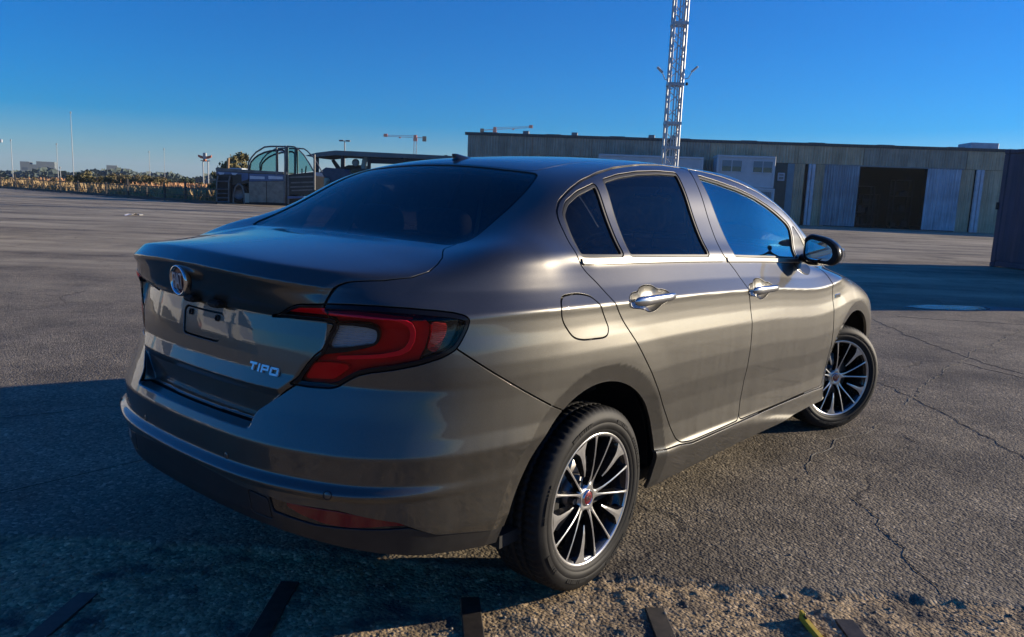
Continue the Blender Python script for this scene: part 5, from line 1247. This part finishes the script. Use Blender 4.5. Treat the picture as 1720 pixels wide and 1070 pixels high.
x, y = at(345, 110); t = thing('signal_beacon', 'orange and white winged signal head on two thin white poles', 'beacon', (x, y, 0), math.radians(-50))
for s, h in ((-.28, 4.2), (.42, 4.1)): b = MB(); b.tube((s, 0, 0), (s, 0, h), .09, 6); b.build('pole', POLE, t)
b = MB(); b.cbox(-.22, .22, -.2, .2, 4.3, 5.25, .05); b.build('centre_panel', POLE, t)
for s in (-1, 1): b = MB(); b.prism([(s*.2, 4.75), (s*.95, 4.95), (s*.90, 4.65), (s*.5, 4.45), (s*.2, 4.42)], -.12, .12); b.build('wing_panel', ORG, t)
b = MB(); b.cbox(-.18, .18, -.25, .25, 4.05, 4.42, .04); b.build('lower_panel', ORG, t)
b = MB(); b.cbox(-.6, .7, -.1, .1, 4.10, 4.2, .02); b.build('cross_arm', BLACKM, t)
x, y = at(579, 90, 240); t = thing('street_lamp', 'thin grey double-headed street lamp behind the open shed', 'street lamp', (x, y, 0), math.radians(-50))
b = MB(); b.tube((0, 0, 0), (0, 0, 6.55), .07, 6); b.build('pole', GREYP, t)
for s in (-1, 1): b = MB(); b.cbox(s*.38-.26, s*.38+.26, -.12, .12, 6.45, 6.62, .03); b.build('lamp_head', GREYP, t)
# hazy buildings and woods on the horizon
FARB = noisy('far_building_grey', (.15, .18, .19), (.20, .23, .235), .05, .9)
FARW = mat('far_window', (.10, .13, .15), .4)
def far_building(px, dp, w, hs, lab):
    x, y = at(px, dp, 290); t = thing('far_building', lab, 'building', (x, y, 0), math.radians(-50+25), 'buildings on the horizon'); u = -w/2
    for i, (ww, h) in enumerate(hs):
        b = MB(); b.box(u, u+ww, -6, 6, 0, h); b.build('wall', FARB, t)
        for q in range(int(ww/4)): b = MB(); b.box(u+1+q*4, u+3.2+q*4, -6.06, -6., h*.45, h*.62); b.build('window', FARW, t)
        u += ww
far_building(70, 400, 17, [(4, 7.4), (3, 6.2), (8, 7.8)], 'hazy grey flat-roofed building on the horizon at the far left')
far_building(196, 420, 9, [(5, 7.6), (6, 6.2)], 'small hazy greenish block behind the shrub row')
TL = leaf_mat('far_wood', (.06, .085, .075), (.10, .13, .11))
r = np.random.RandomState(8); n = 9000; pxs = r.uniform(-40, 620, n); dp = r.uniform(230, 330, n); pts = np.array([at(a, b, 300) for a, b in zip(pxs, dp)])
hh = (1.2+2.6*vnoise(pxs, pxs*0, 40., 3))*r.uniform(.1, 1., n)+.3; c = np.stack([pts[:, 0], pts[:, 1], hh], 1); u = r.normal(0, 1, (n, 3)); v = np.cross(u, r.normal(0, 1, (n, 3)))
u /= np.linalg.norm(u, axis=1)[:, None]; v /= np.linalg.norm(v, axis=1)[:, None]; l = r.uniform(.5, 1.1, n)[:, None]
o = link('far_wood', mesh_np('far_wood', np.stack([c-u*l, c-v*l, c+u*l, c+v*l], 1).reshape(-1, 3), np.arange(4*n).reshape(-1, 4)), TL); o['kind'] = 'stuff'; tag(o, 'low hazy line of far-off woods on the horizon', 'wood')
# tower cranes
CRW = noisy('crane_white', (.42, .43, .43), (.52, .52, .51), .3, .5); CRR = noisy('crane_red', (.50, .08, .05), (.60, .13, .08), .3, .5)
def crane(px, py, dp, jib, cj, lab, rz, tilt, mast_h):
    x, y = at(px, dp, py); t = thing('tower_crane', lab, 'tower crane', (x, y, 0), math.radians(-50.15)+rz, 'tower cranes on the horizon')
    b = MB(); z0 = mast_h
    for sx, sy in ((-1, -1), (1, -1), (1, 1), (-1, 1)): b.tube((sx*.8, sy*.8, 0), (sx*.8, sy*.8, z0), .16, 4)
    for k in range(int(z0/1.8)): s = 1 if k % 2 else -1; b.tube((-.8*s, -.8, k*1.8), (.8*s, -.8, k*1.8+1.8), .11, 4); b.tube((.8, -.8*s, k*1.8), (.8, .8*s, k*1.8+1.8), .11, 4)
    mo = b.build('mast', CRW, t)
    b = MB(); b.cbox(-1.2, 1.2, -1.2, 1.2, z0-.6, z0+1.2, .1); b.cbox(-1.0, 1.0, -1.0, 1.0, z0+1.2, z0+3.2, .2); b.build('slewing_unit', CRR, t)
    b = MB(); T = lambda a, y_, z: (a, y_, z0+1.6+z+a*tilt)
    s = 1 if jib > 0 else -1; L = abs(jib)
    for yy, zz in ((-.6, 0), (.6, 0), (0, 1.2)): b.tube(T(s*1, yy, zz), T(s*L, yy*.6, zz*.6), .15, 4)
    for k in range(int(L/1.5)): a = s*(1+k*1.5); b.tube(T(a, -.6, 0), T(a+s*.75, 0, 1.1), .09, 4); b.tube(T(a+s*.75, 0, 1.1), T(a+s*1.5, -.6, 0), .09, 4)
    j = b.build('jib', CRW, t)
    b = MB(); M = T(s*L*.97, 0, .2); b.cbox(M[0]-1.2, M[0]+1.2, -.7, .7, M[2]-.5, M[2]+1.4, .1); b.build('jib_tip', CRW if px < 0 else CRR, t)
    b = MB(); M = T(s*L*.5, 0, .2); b.cbox(M[0]-.6, M[0]+.6, -.6, .6, M[2]-1.0, M[2]-.2, .1); b.build('trolley', CRR, t)
    b = MB()
    for yy in (-.5, .5): b.tube(T(-s*1, yy, 0), T(-s*cj, yy, 0), .2, 4)
    b.build('counter_jib', CRR, t); M = T(-s*cj, 0, 0); b = MB(); b.cbox(M[0]-1.2, M[0]+1.2, -.9, .9, M[2]-2.2, M[2]+1.0, .1); b.build('counterweight', BLACKM, t)
crane(697.5, 240, 500, -19.5, 5.8, 'red and white tower crane above the open shed roof, jib pointing left', 0., .0, 32.5)
crane(831, 220, 500, 23.5, 8., 'tower crane above the left end of the warehouse, its jib rising to the right', 0., .09, 39.5)
crane(-19, 218, 520, 7.5, 5, 'tip of a pale crane jib entering at the left edge of the photo', 0., 0., 20.)
# ---------------------------------------------------------------- dark truck at the left
TRK = noisy('truck_dark_paint', (.020, .021, .024), (.035, .035, .036), 2., .3, .3); TRO = noisy('truck_door_panel', (.15, .145, .12), (.25, .24, .205), 3., .4, .2); TRB = noisy('truck_blue_sheen_and_step', (.05, .10, .22), (.09, .16, .30), 1., .3); TRS = noisy('truck_frame_steel', (.10, .10, .102), (.19, .19, .19), 3., .4, .5)
TRW = noisy('truck_white_sheen_and_parts', (.45, .52, .60), (.60, .66, .72), 2., .3); GL_T = glass('truck_glass', (.55, .74, .74), .05)
tk_o = CAM[:2]+48*HX-18.55*RX
tk = thing('dark_truck', 'dark utility truck with a tall arched glazed cab parked by the fence', 'truck', (tk_o[0], tk_o[1], 0), math.radians(-50.15))
k = 48/1289.57; TX = lambda zx: (zx/7.818-25)*k; TZ = lambda zx, zy: (113.5+(zx/7.818-80)*.041-zy/7.818)*k
def tpoly(name, pts, y0, y1, m, par=None): b = MB(); b.prism([(TX(a), TZ(a, c)) for a, c in pts], y0, y1); return b.build(name, m, par or tk)
tpoly('load_bed', [(190, 430), (610, 460), (610, 600), (560, 620), (400, 640), (230, 560), (190, 560)], .0, 2.2, TRK)
tpoly('bed_rail', [(190, 418), (1060, 470), (1060, 500), (190, 455)], -.06, 2.25, TRS)
tpoly('blue_sky_sheen', [(195, 460), (610, 485), (610, 560), (520, 590), (520, 500), (195, 500)], -.03, .0, TRB)  # blue and white bands along the bed: sky reflection put into the colour
tpoly('white_sky_sheen', [(215, 470), (300, 478), (290, 500), (240, 505)], -.05, -.03, TRW); tpoly('white_sky_sheen', [(390, 480), (470, 485), (440, 510), (400, 505)], -.05, -.03, TRW)
body = tpoly('cab_body', [(615, 480), (1110, 500), (1110, 870), (615, 870)], .0, 2.2, TRK)
tpoly('door_panel', [(615, 595), (840, 592), (840, 858), (615, 858)], -.06, .0, TRO); tpoly('door_panel', [(848, 592), (1065, 588), (1065, 868), (848, 858)], -.06, .0, TRO)
tpoly('cab_sky_sheen', [(620, 490), (1065, 505), (1065, 580), (620, 590)], -.05, .0, TRB)  # band under the cab windows paints the reflected sky
for a, c in ((630, 820), (870, 1055)): tpoly('white_sky_sheen', [(a, 520), (c, 530), (c, 562), (a, 560)], -.07, -.05, TRW)
tpoly('side_skirt', [(560, 855), (1110, 870), (1110, 895), (560, 885)], -.03, 2.2, BLACKM)
def tframe(name, pts, r, m, y=0., closed=False, par=None):
    q = pts+[pts[0]] if closed else pts; b = MB(); b.path([(TX(a), y, TZ(a, c)) for a, c in q], r, 6); return b.build(name, m, par or tk)
for y in (.0, 2.1):
    tframe('roof_bow', [(612, 470), (612, 350), (650, 285), (710, 220), (820, 155), (900, 147), (985, 147), (1100, 150)], .05, TRS, y)
    tframe('window_frame', [(622, 460), (640, 350), (690, 295), (740, 258), (820, 222), (900, 203), (975, 200), (975, 475)], .055, TRK, y)
    tframe('window_frame', [(985, 475), (985, 205), (1010, 190), (1050, 190), (1082, 215), (1085, 480)], .06, TRK, y)
    tframe('cab_post', [(1095, 138), (1085, 500), (1070, 870)], .085, TRS, y); tframe('cab_post', [(975, 150), (970, 570)], .06, TRS, y)
    tframe('roof_bow', [(1110, 145), (1205, 152), (1250, 180), (1330, 260), (1400, 370), (1450, 460)], .045, TRS, y)
    tframe('cab_post', [(1120, 150), (1125, 880)], .06, TRS, y)
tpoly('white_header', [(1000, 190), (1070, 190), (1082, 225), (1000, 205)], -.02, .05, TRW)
tpoly('window_glass', [(625, 455), (642, 352), (742, 262), (900, 207), (970, 205), (970, 472)], .02, .035, GL_T)
tpoly('window_glass', [(1128, 500), (1122, 158), (1205, 160), (1325, 265), (1440, 460)], .02, .035, GL_T)
tpoly('engine_body', [(1128, 505), (1250, 490), (1450, 470), (1475, 520), (1475, 720), (1330, 760), (1128, 760)], .0, 2.1, TRK)
for a, c, e in ((1140, 1450, 530), (1160, 1470, 600), (1150, 1460, 655), (1170, 1440, 700)): tpoly('engine_rail', [(a, e), (c, e-12), (c, e+8), (a, e+16)], -.08, .0, TRS)
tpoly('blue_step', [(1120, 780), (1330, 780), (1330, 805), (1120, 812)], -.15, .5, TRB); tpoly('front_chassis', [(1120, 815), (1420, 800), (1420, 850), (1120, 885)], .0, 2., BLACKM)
tframe('front_post', [(1462, 250), (1462, 700)], .07, TRS)
# ladder rack and rear wheel
for a in (215, 370): tframe('rack_upright', [(a+20, 520), (a, 600), (a-5, 860)], .05, TRS, -.25)
for c in (590, 690, 745, 800, 850): tframe('rack_rung', [(215, c), (370, c)], .045, TRS, -.25)
tpoly('rack_backing', [(205, 520), (390, 540), (390, 860), (195, 850)], -.1, .4, BLACKM)
tframe('tan_pole', [(328, 292), (312, 520)], .09, noisy('tan_pole', (.30, .19, .10), (.40, .26, .14), 3., .7), .3)
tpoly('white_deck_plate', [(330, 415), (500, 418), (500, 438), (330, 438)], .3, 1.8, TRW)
wc = (TX(482), .2, TZ(482, 742)); 
def truck_wheel(y):
    b = MB(); R = .60; b.lathe([(.34, -.16), (.50, -.17), (.57, -.15), (R, -.08), (R, .08), (.57, .15), (.34, .16)], 32); w = b.build('wheel', RUBBER, tk); w.location = (wc[0], y, R+.03)
    b = MB(); b.lathe([(0, -.04), (.12, -.07), (.30, -.03), (.35, -.14), (.34, -.16), (.33, -.02)], 24); b.build('rim', TRS, w)
truck_wheel(.12); truck_wheel(1.95)
tframe('wheel_arch', [(405, 880), (410, 760), (440, 660), (485, 620), (525, 650), (550, 760), (552, 870)], .07, TRS, -.02)
tpoly('mud_box', [(556, 740), (615, 742), (615, 862), (556, 862)], -.06, .4, noisy('cream_box', (.34, .33, .25), (.42, .40, .31), 2., .5))
# pale bonnet-like panel and a dark loader arm under the open shed
sh_o = CAM[:2]+60*HX; U = lambda px: (px-860)/1289.57*60
k6 = 60/1289.57; SZ = lambda px, py: 1.316+((535-235.5+0)-(py-0)+(px-560)*.041+13.2)*k6 if False else 1.316+(313.2+(px-560)*.041-py)*k6
sh = thing('open_shed', 'dark flat-roofed open shed on posts to the right of the truck', 'shed', (sh_o[0], sh_o[1], 0), math.radians(-50.15))
SHR = noisy('shed_roof_edge', (.16, .155, .14), (.24, .23, .21), .6, .7); SHD = mat('shed_steel', (.022, .022, .024), .6)
b = MB(); b.prism([(U(px), SZ(px, py)) for px, py in [(508, 263), (527, 258), (558, 254.5), (592, 256), (760, 264), (900, 270), (900, 276), (760, 270), (592, 264), (558, 262), (527, 265)]], 0, 5); b.build('roof', SHR, sh)
b = MB(); b.prism([(U(px), SZ(px, py)) for px, py in [(612, 266), (900, 277), (900, 284), (612, 275)]], .2, .5); b.build('roof_beam', SHD, sh)
for px in (527, 569, 613, 672, 740, 800): b = MB(); b.cbox(U(px)-.12, U(px)+.12, .1, .35, 0, SZ(px, 262), .02); b.build('shed_post', SHD, sh)
b = MB(); b.box(U(640), U(900), 4.5, 4.8, 0, 3.2); b.build('back_wall', SHD, sh)
def shed_thing(name, lab, cat, px, d=1.): p = sh_o+RX*U(px)+HX*d; return thing(name, lab, cat, (p[0], p[1], 0), math.radians(-50.15))
t = shed_thing('loader', 'black loader with a slanted arm parked under the open shed', 'loader', 560, 2.)
L = lambda px: U(px)-U(560)
b = MB(); b.prism([(L(541), SZ(541, 269)), (L(545), SZ(545, 267)), (L(566), SZ(566, 294)), (L(560), SZ(560, 300))], 0, .4); b.build('loader_arm', SHD, t)
b = MB(); b.prism([(L(560), 0.3), (L(560), SZ(560, 282)), (L(572), SZ(572, 277)), (L(596), SZ(596, 277)), (L(600), .3)], -.4, 1.6); b.build('loader_cab', SHD, t)
for px in (564, 592): b = MB(); b.lathe([(0, -.15), (.25, -.16), (.5, -.14), (.55, 0), (.5, .14), (0, .15)], 20); w = b.build('wheel', RUBBER, t); w.location = (L(px), -.5, .55)
b = MB(); b.lathe([(0, -.12), (.22, -.10), (.3, 0), (.22, .1), (0, .12)], 16); w = b.build('work_lamp', TRW, t); w.location = (L(585), -.5, SZ(585, 273))
t = shed_thing('spoil_grab', 'pale curved grab hanging under the open shed, right of the loader', 'grab', 604, .6)
b = MB(); L = lambda px: U(px)-U(604); b.prism([(L(598), SZ(598, 280)), (L(600), SZ(600, 268)), (L(605), SZ(605, 262)), (L(611), SZ(611, 264)), (L(611), SZ(611, 270)), (L(606), SZ(606, 272)), (L(604), SZ(604, 284)), (L(600), SZ(600, 288))], 0, .5); b.build('grab_shell', noisy('pale_grab', (.34, .34, .27), (.5, .5, .42), 2., .4), t)
b = MB(); b.tube((L(606), .25, SZ(606, 264)), (L(606), .25, SZ(606, 258)), .06, 6); b.build('hanger', SHD, t)
t = shed_thing('car_bonnet', 'cream car front with a red edge between the truck and the shed', 'car part', 548, -3.)
b = MB(); L = lambda px: U(px)-U(548); b.prism([(L(538), SZ(538, 318)), (L(540), SZ(540, 309)), (L(548), SZ(548, 303)), (L(558), SZ(558, 300)), (L(560), SZ(560, 304)), (L(556), SZ(556, 314)), (L(548), SZ(548, 322))], 0, 1.5); b.build('bonnet_panel', noisy('cream_paint', (.50, .44, .30), (.58, .52, .38), 2., .3), t)
b = MB(); b.prism([(L(528), SZ(528, 304)), (L(532), SZ(532, 298)), (L(553), SZ(553, 298)), (L(557), SZ(557, 300)), (L(548), SZ(548, 303)), (L(536), SZ(536, 305))], .3, 1.4); b.build('red_panel', ORG, t)
# scrapped vehicles heaped under and in front of the open shed
HULK = [noisy('scrap_dark_paint', (.016, .017, .020), (.045, .045, .046), 5., .5), noisy('scrap_grey_paint', (.07, .07, .068), (.15, .15, .14), 4., .5), noisy('scrap_blue_paint', (.03, .05, .09), (.07, .09, .13), 4., .45)]
def hulk(px, d, z, L, H, mi, tilt, lab):
    p = sh_o+RX*U(px)+HX*d; t = thing('scrap_car', lab, 'scrap car', (p[0], p[1], z), math.radians(-50.15+tilt), 'scrap cars by the open shed')
    q = [(-.5, .22), (-.5, .52), (-.40, .60), (-.30, .64), (-.20, .95), (.12, 1.), (.27, .66), (.46, .56), (.5, .40), (.5, .22), (.40, .20), (.36, .36), (.26, .36), (.22, .18), (-.20, .18), (-.24, .36), (-.36, .36), (-.40, .2)]
    b = MB(); b.prism([(a*L, c*H) for a, c in q], -.8, .8); b.build('car_body', HULK[mi], t)
    for a, c in ((-.26, -.05), (-.03, .20)):
        b = MB(); b.prism([(a*L, .66*H), ((a+.06)*L, .90*H), ((c-.03)*L, .92*H), (c*L, .66*H)], -.82, -.80); b.build('car_window', BLACKP, t)
    for a in (-.30, .31): b = MB(); b.lathe([(0, -.1), (.18, -.11), (.30, -.09), (.31, .09), (0, .1)], 16); w = b.build('wheel', RUBBER, t); w.location = (a*L, -.78, .30)
    b = MB(); b.box(-.02*L, 0, -.815, -.80, .24*H, .64*H); b.build('door_gap', BLACKM, t)
hulk(553, -1.6, 0, 4.2, 1.45, 0, 4, 'black scrapped car nearest the truck, at the bottom of the heap under the shed')
hulk(588, -1.2, 0, 4.4, 1.5, 1, -6, 'grey scrapped car on the ground in the middle of the shed heap')
hulk(634, -.8, 0, 4.3, 1.5, 0, 8, 'black scrapped car on the ground just above the car\'s rear window')
hulk(566, -1.3, 1.34, 4.1, 1.35, 2, 172, 'dark blue scrapped car lying on top of the black and grey ones')
hulk(612, -.7, 1.40, 4.2, 1.35, 0, -3, 'black scrapped car on top of the grey one, against a shed post')
hulk(660, -.4, 1.36, 4.2, 1.4, 1, 5, 'grey scrapped car at the right end of the upper row of the heap')
rj = random.Random(9)
for i, (px, d, lab) in enumerate([(536, -2.4, 'bent black pipe frame standing between the truck and the shed heap'), (575, -2.2, 'bent pale pipe frame leaning on the shed heap left of the middle post'), (625, -1.9, 'bent grey pipe frame leaning on the right of the shed heap')]):
    t = shed_thing('pipe_frame', lab, 'scrap metal', px, d); mt = (BLACKM, TRW, GREYP)[i]
    for q in range(4):
        x0 = rj.uniform(-.9, .9); b = MB(); b.path([(x0, 0, 0), (x0+rj.uniform(-.3, .3), .1, rj.uniform(1.0, 1.8)), (x0+rj.uniform(-1., 1.), .2, rj.uniform(1.8, 2.8))], .05, 5); b.build('bent_pipe', mt, t)
# small pale scrap lying on the yard
x, y = at(221, 1, 362); q = CAM[:2]; d = _f+(221-860)/1289.57*_r-(362-535)/1289.57*_u; s = -CAM[2]/d[2]; p = CAM+s*d
t = thing('scrap_sheet', 'small crumpled pale scrap lying on the yard left of the car', 'scrap', (p[0], p[1], 0), .4)
b = MB(); b.add([(-.32, -.05, 0), (-.1, -.12, .05), (.05, .0, .02), (.1, -.1, .09), (.36, .04, 0), (.2, .14, .03), (-.05, .12, .06), (-.25, .1, .02)], [(0, 1, 2, 7), (1, 3, 2), (2, 3, 5, 6), (3, 4, 5), (2, 6, 7)]); b.build('scrap_piece', WHITEP, t)
b = MB(); b.cbox(.30, .50, -.06, .05, 0, .04, .01); b.build('scrap_piece', GREYP, t)
# ---------------------------------------------------------------- vans and a cabin behind the photographer's left, mirrored in the boot lid
VANW = noisy('van_white', (.62, .60, .56), (.70, .68, .63), 1., .35); VORG = mat('van_orange', (.55, .16, .04), .4)
def van(x, y, rz, L, H, lab, stripe=True):
    t = thing('delivery_van', lab, 'van', (x, y, 0), rz, 'vans parked behind, mirrored in the boot lid')
    b = MB(); b.prism([(-L/2, .45), (-L/2, H), (L*.18, H), (L*.34, H*.62), (L*.48, H*.50), (L*.5, .45)], -1., 1.); b.build('van_body', VANW, t)
    for s in (-1, 1):
        b = MB(); b.prism([(L*.06, H*.60), (L*.06, H*.90), (L*.17, H*.90), (L*.28, H*.62)], s*1.001, s*1.02); b.build('side_window', BLACKP, t)
        if stripe: b = MB(); b.box(-L*.48, L*.44, s*1.002-.008, s*1.002+.008, H*.36, H*.44); b.build('orange_stripe', VORG, t)
        for wx in (-L*.30, L*.32): b = MB(); b.lathe([(0, -.12), (.2, -.12), (.33, -.1), (.34, .1), (0, .12)], 20); w = b.build('wheel', RUBBER, t); w.location = (wx, s*.92, .34)
    b = MB(); M = [(L*.195, y_, H*.96) for y_ in (-.85, .85)]+[(L*.335, y_, H*.655) for y_ in (.92, -.92)]; b.add([(a+.03, c, e+.02) for a, c, e in M]+[(a+.0, c, e-.02) for a, c, e in M], [(0, 1, 2, 3), (7, 6, 5, 4), (0, 4, 5, 1), (2, 6, 7, 3), (1, 5, 6, 2), (0, 3, 7, 4)]); b.build('windscreen', BLACKP, t)
    b = MB(); b.cbox(L*.49, L*.515, -.8, .8, .5, .8, .03); b.build('bumper', BLACKM, t)
van(-5.2, 13.5, math.radians(-78), 5.2, 2.5, 'white van with an orange stripe, nearest of those mirrored in the boot lid')
van(-8.6, 13.8, math.radians(-80), 4.8, 2.2, 'white van, middle one of those mirrored in the boot lid')
van(-12.2, 14.5, math.radians(-82), 5.4, 2.6, 'white van, furthest left of those mirrored in the boot lid', False)
t = thing('site_office', 'pale ribbed cabin mirrored at the right side of the boot lid', 'site office', (-1.5, 17.5, 0), math.radians(4))
b = MB(); b.box(-3, 3, 0, 2.4, .1, 2.7); b.build('wall', OFFW, t)
for i in range(11): b = MB(); b.box(-2.9+i*.58, -2.7+i*.58, -.05, 0, .2, 2.6); b.build('wall_rib', OFFW, t)
b = MB(); b.cbox(-3.1, 3.1, -.1, 2.5, 2.7, 2.85, .02); b.build('roof', GREYP, t)

# ---------------------------------------------------------------- thin haze over the yard
HZ = bpy.data.materials.new('thin_haze'); HZ.use_nodes = True; _n = HZ.node_tree.nodes; _n.clear()
_o = _n.new('ShaderNodeOutputMaterial'); _v = _n.new('ShaderNodeVolumePrincipled'); _v.inputs['Color'].default_value = (.72, .86, 1., 1); _v.inputs['Density'].default_value = .00026; _v.inputs['Anisotropy'].default_value = .2
HZ.node_tree.links.new(_v.outputs[0], _o.inputs['Volume'])
b = MB(); b.box(-3010, 3010, -3010, 3010, -1., 60.); o = b.build('haze', HZ); o['kind'] = 'stuff'
tag(o, 'thin pale haze over the yard and the land beyond it', 'haze')
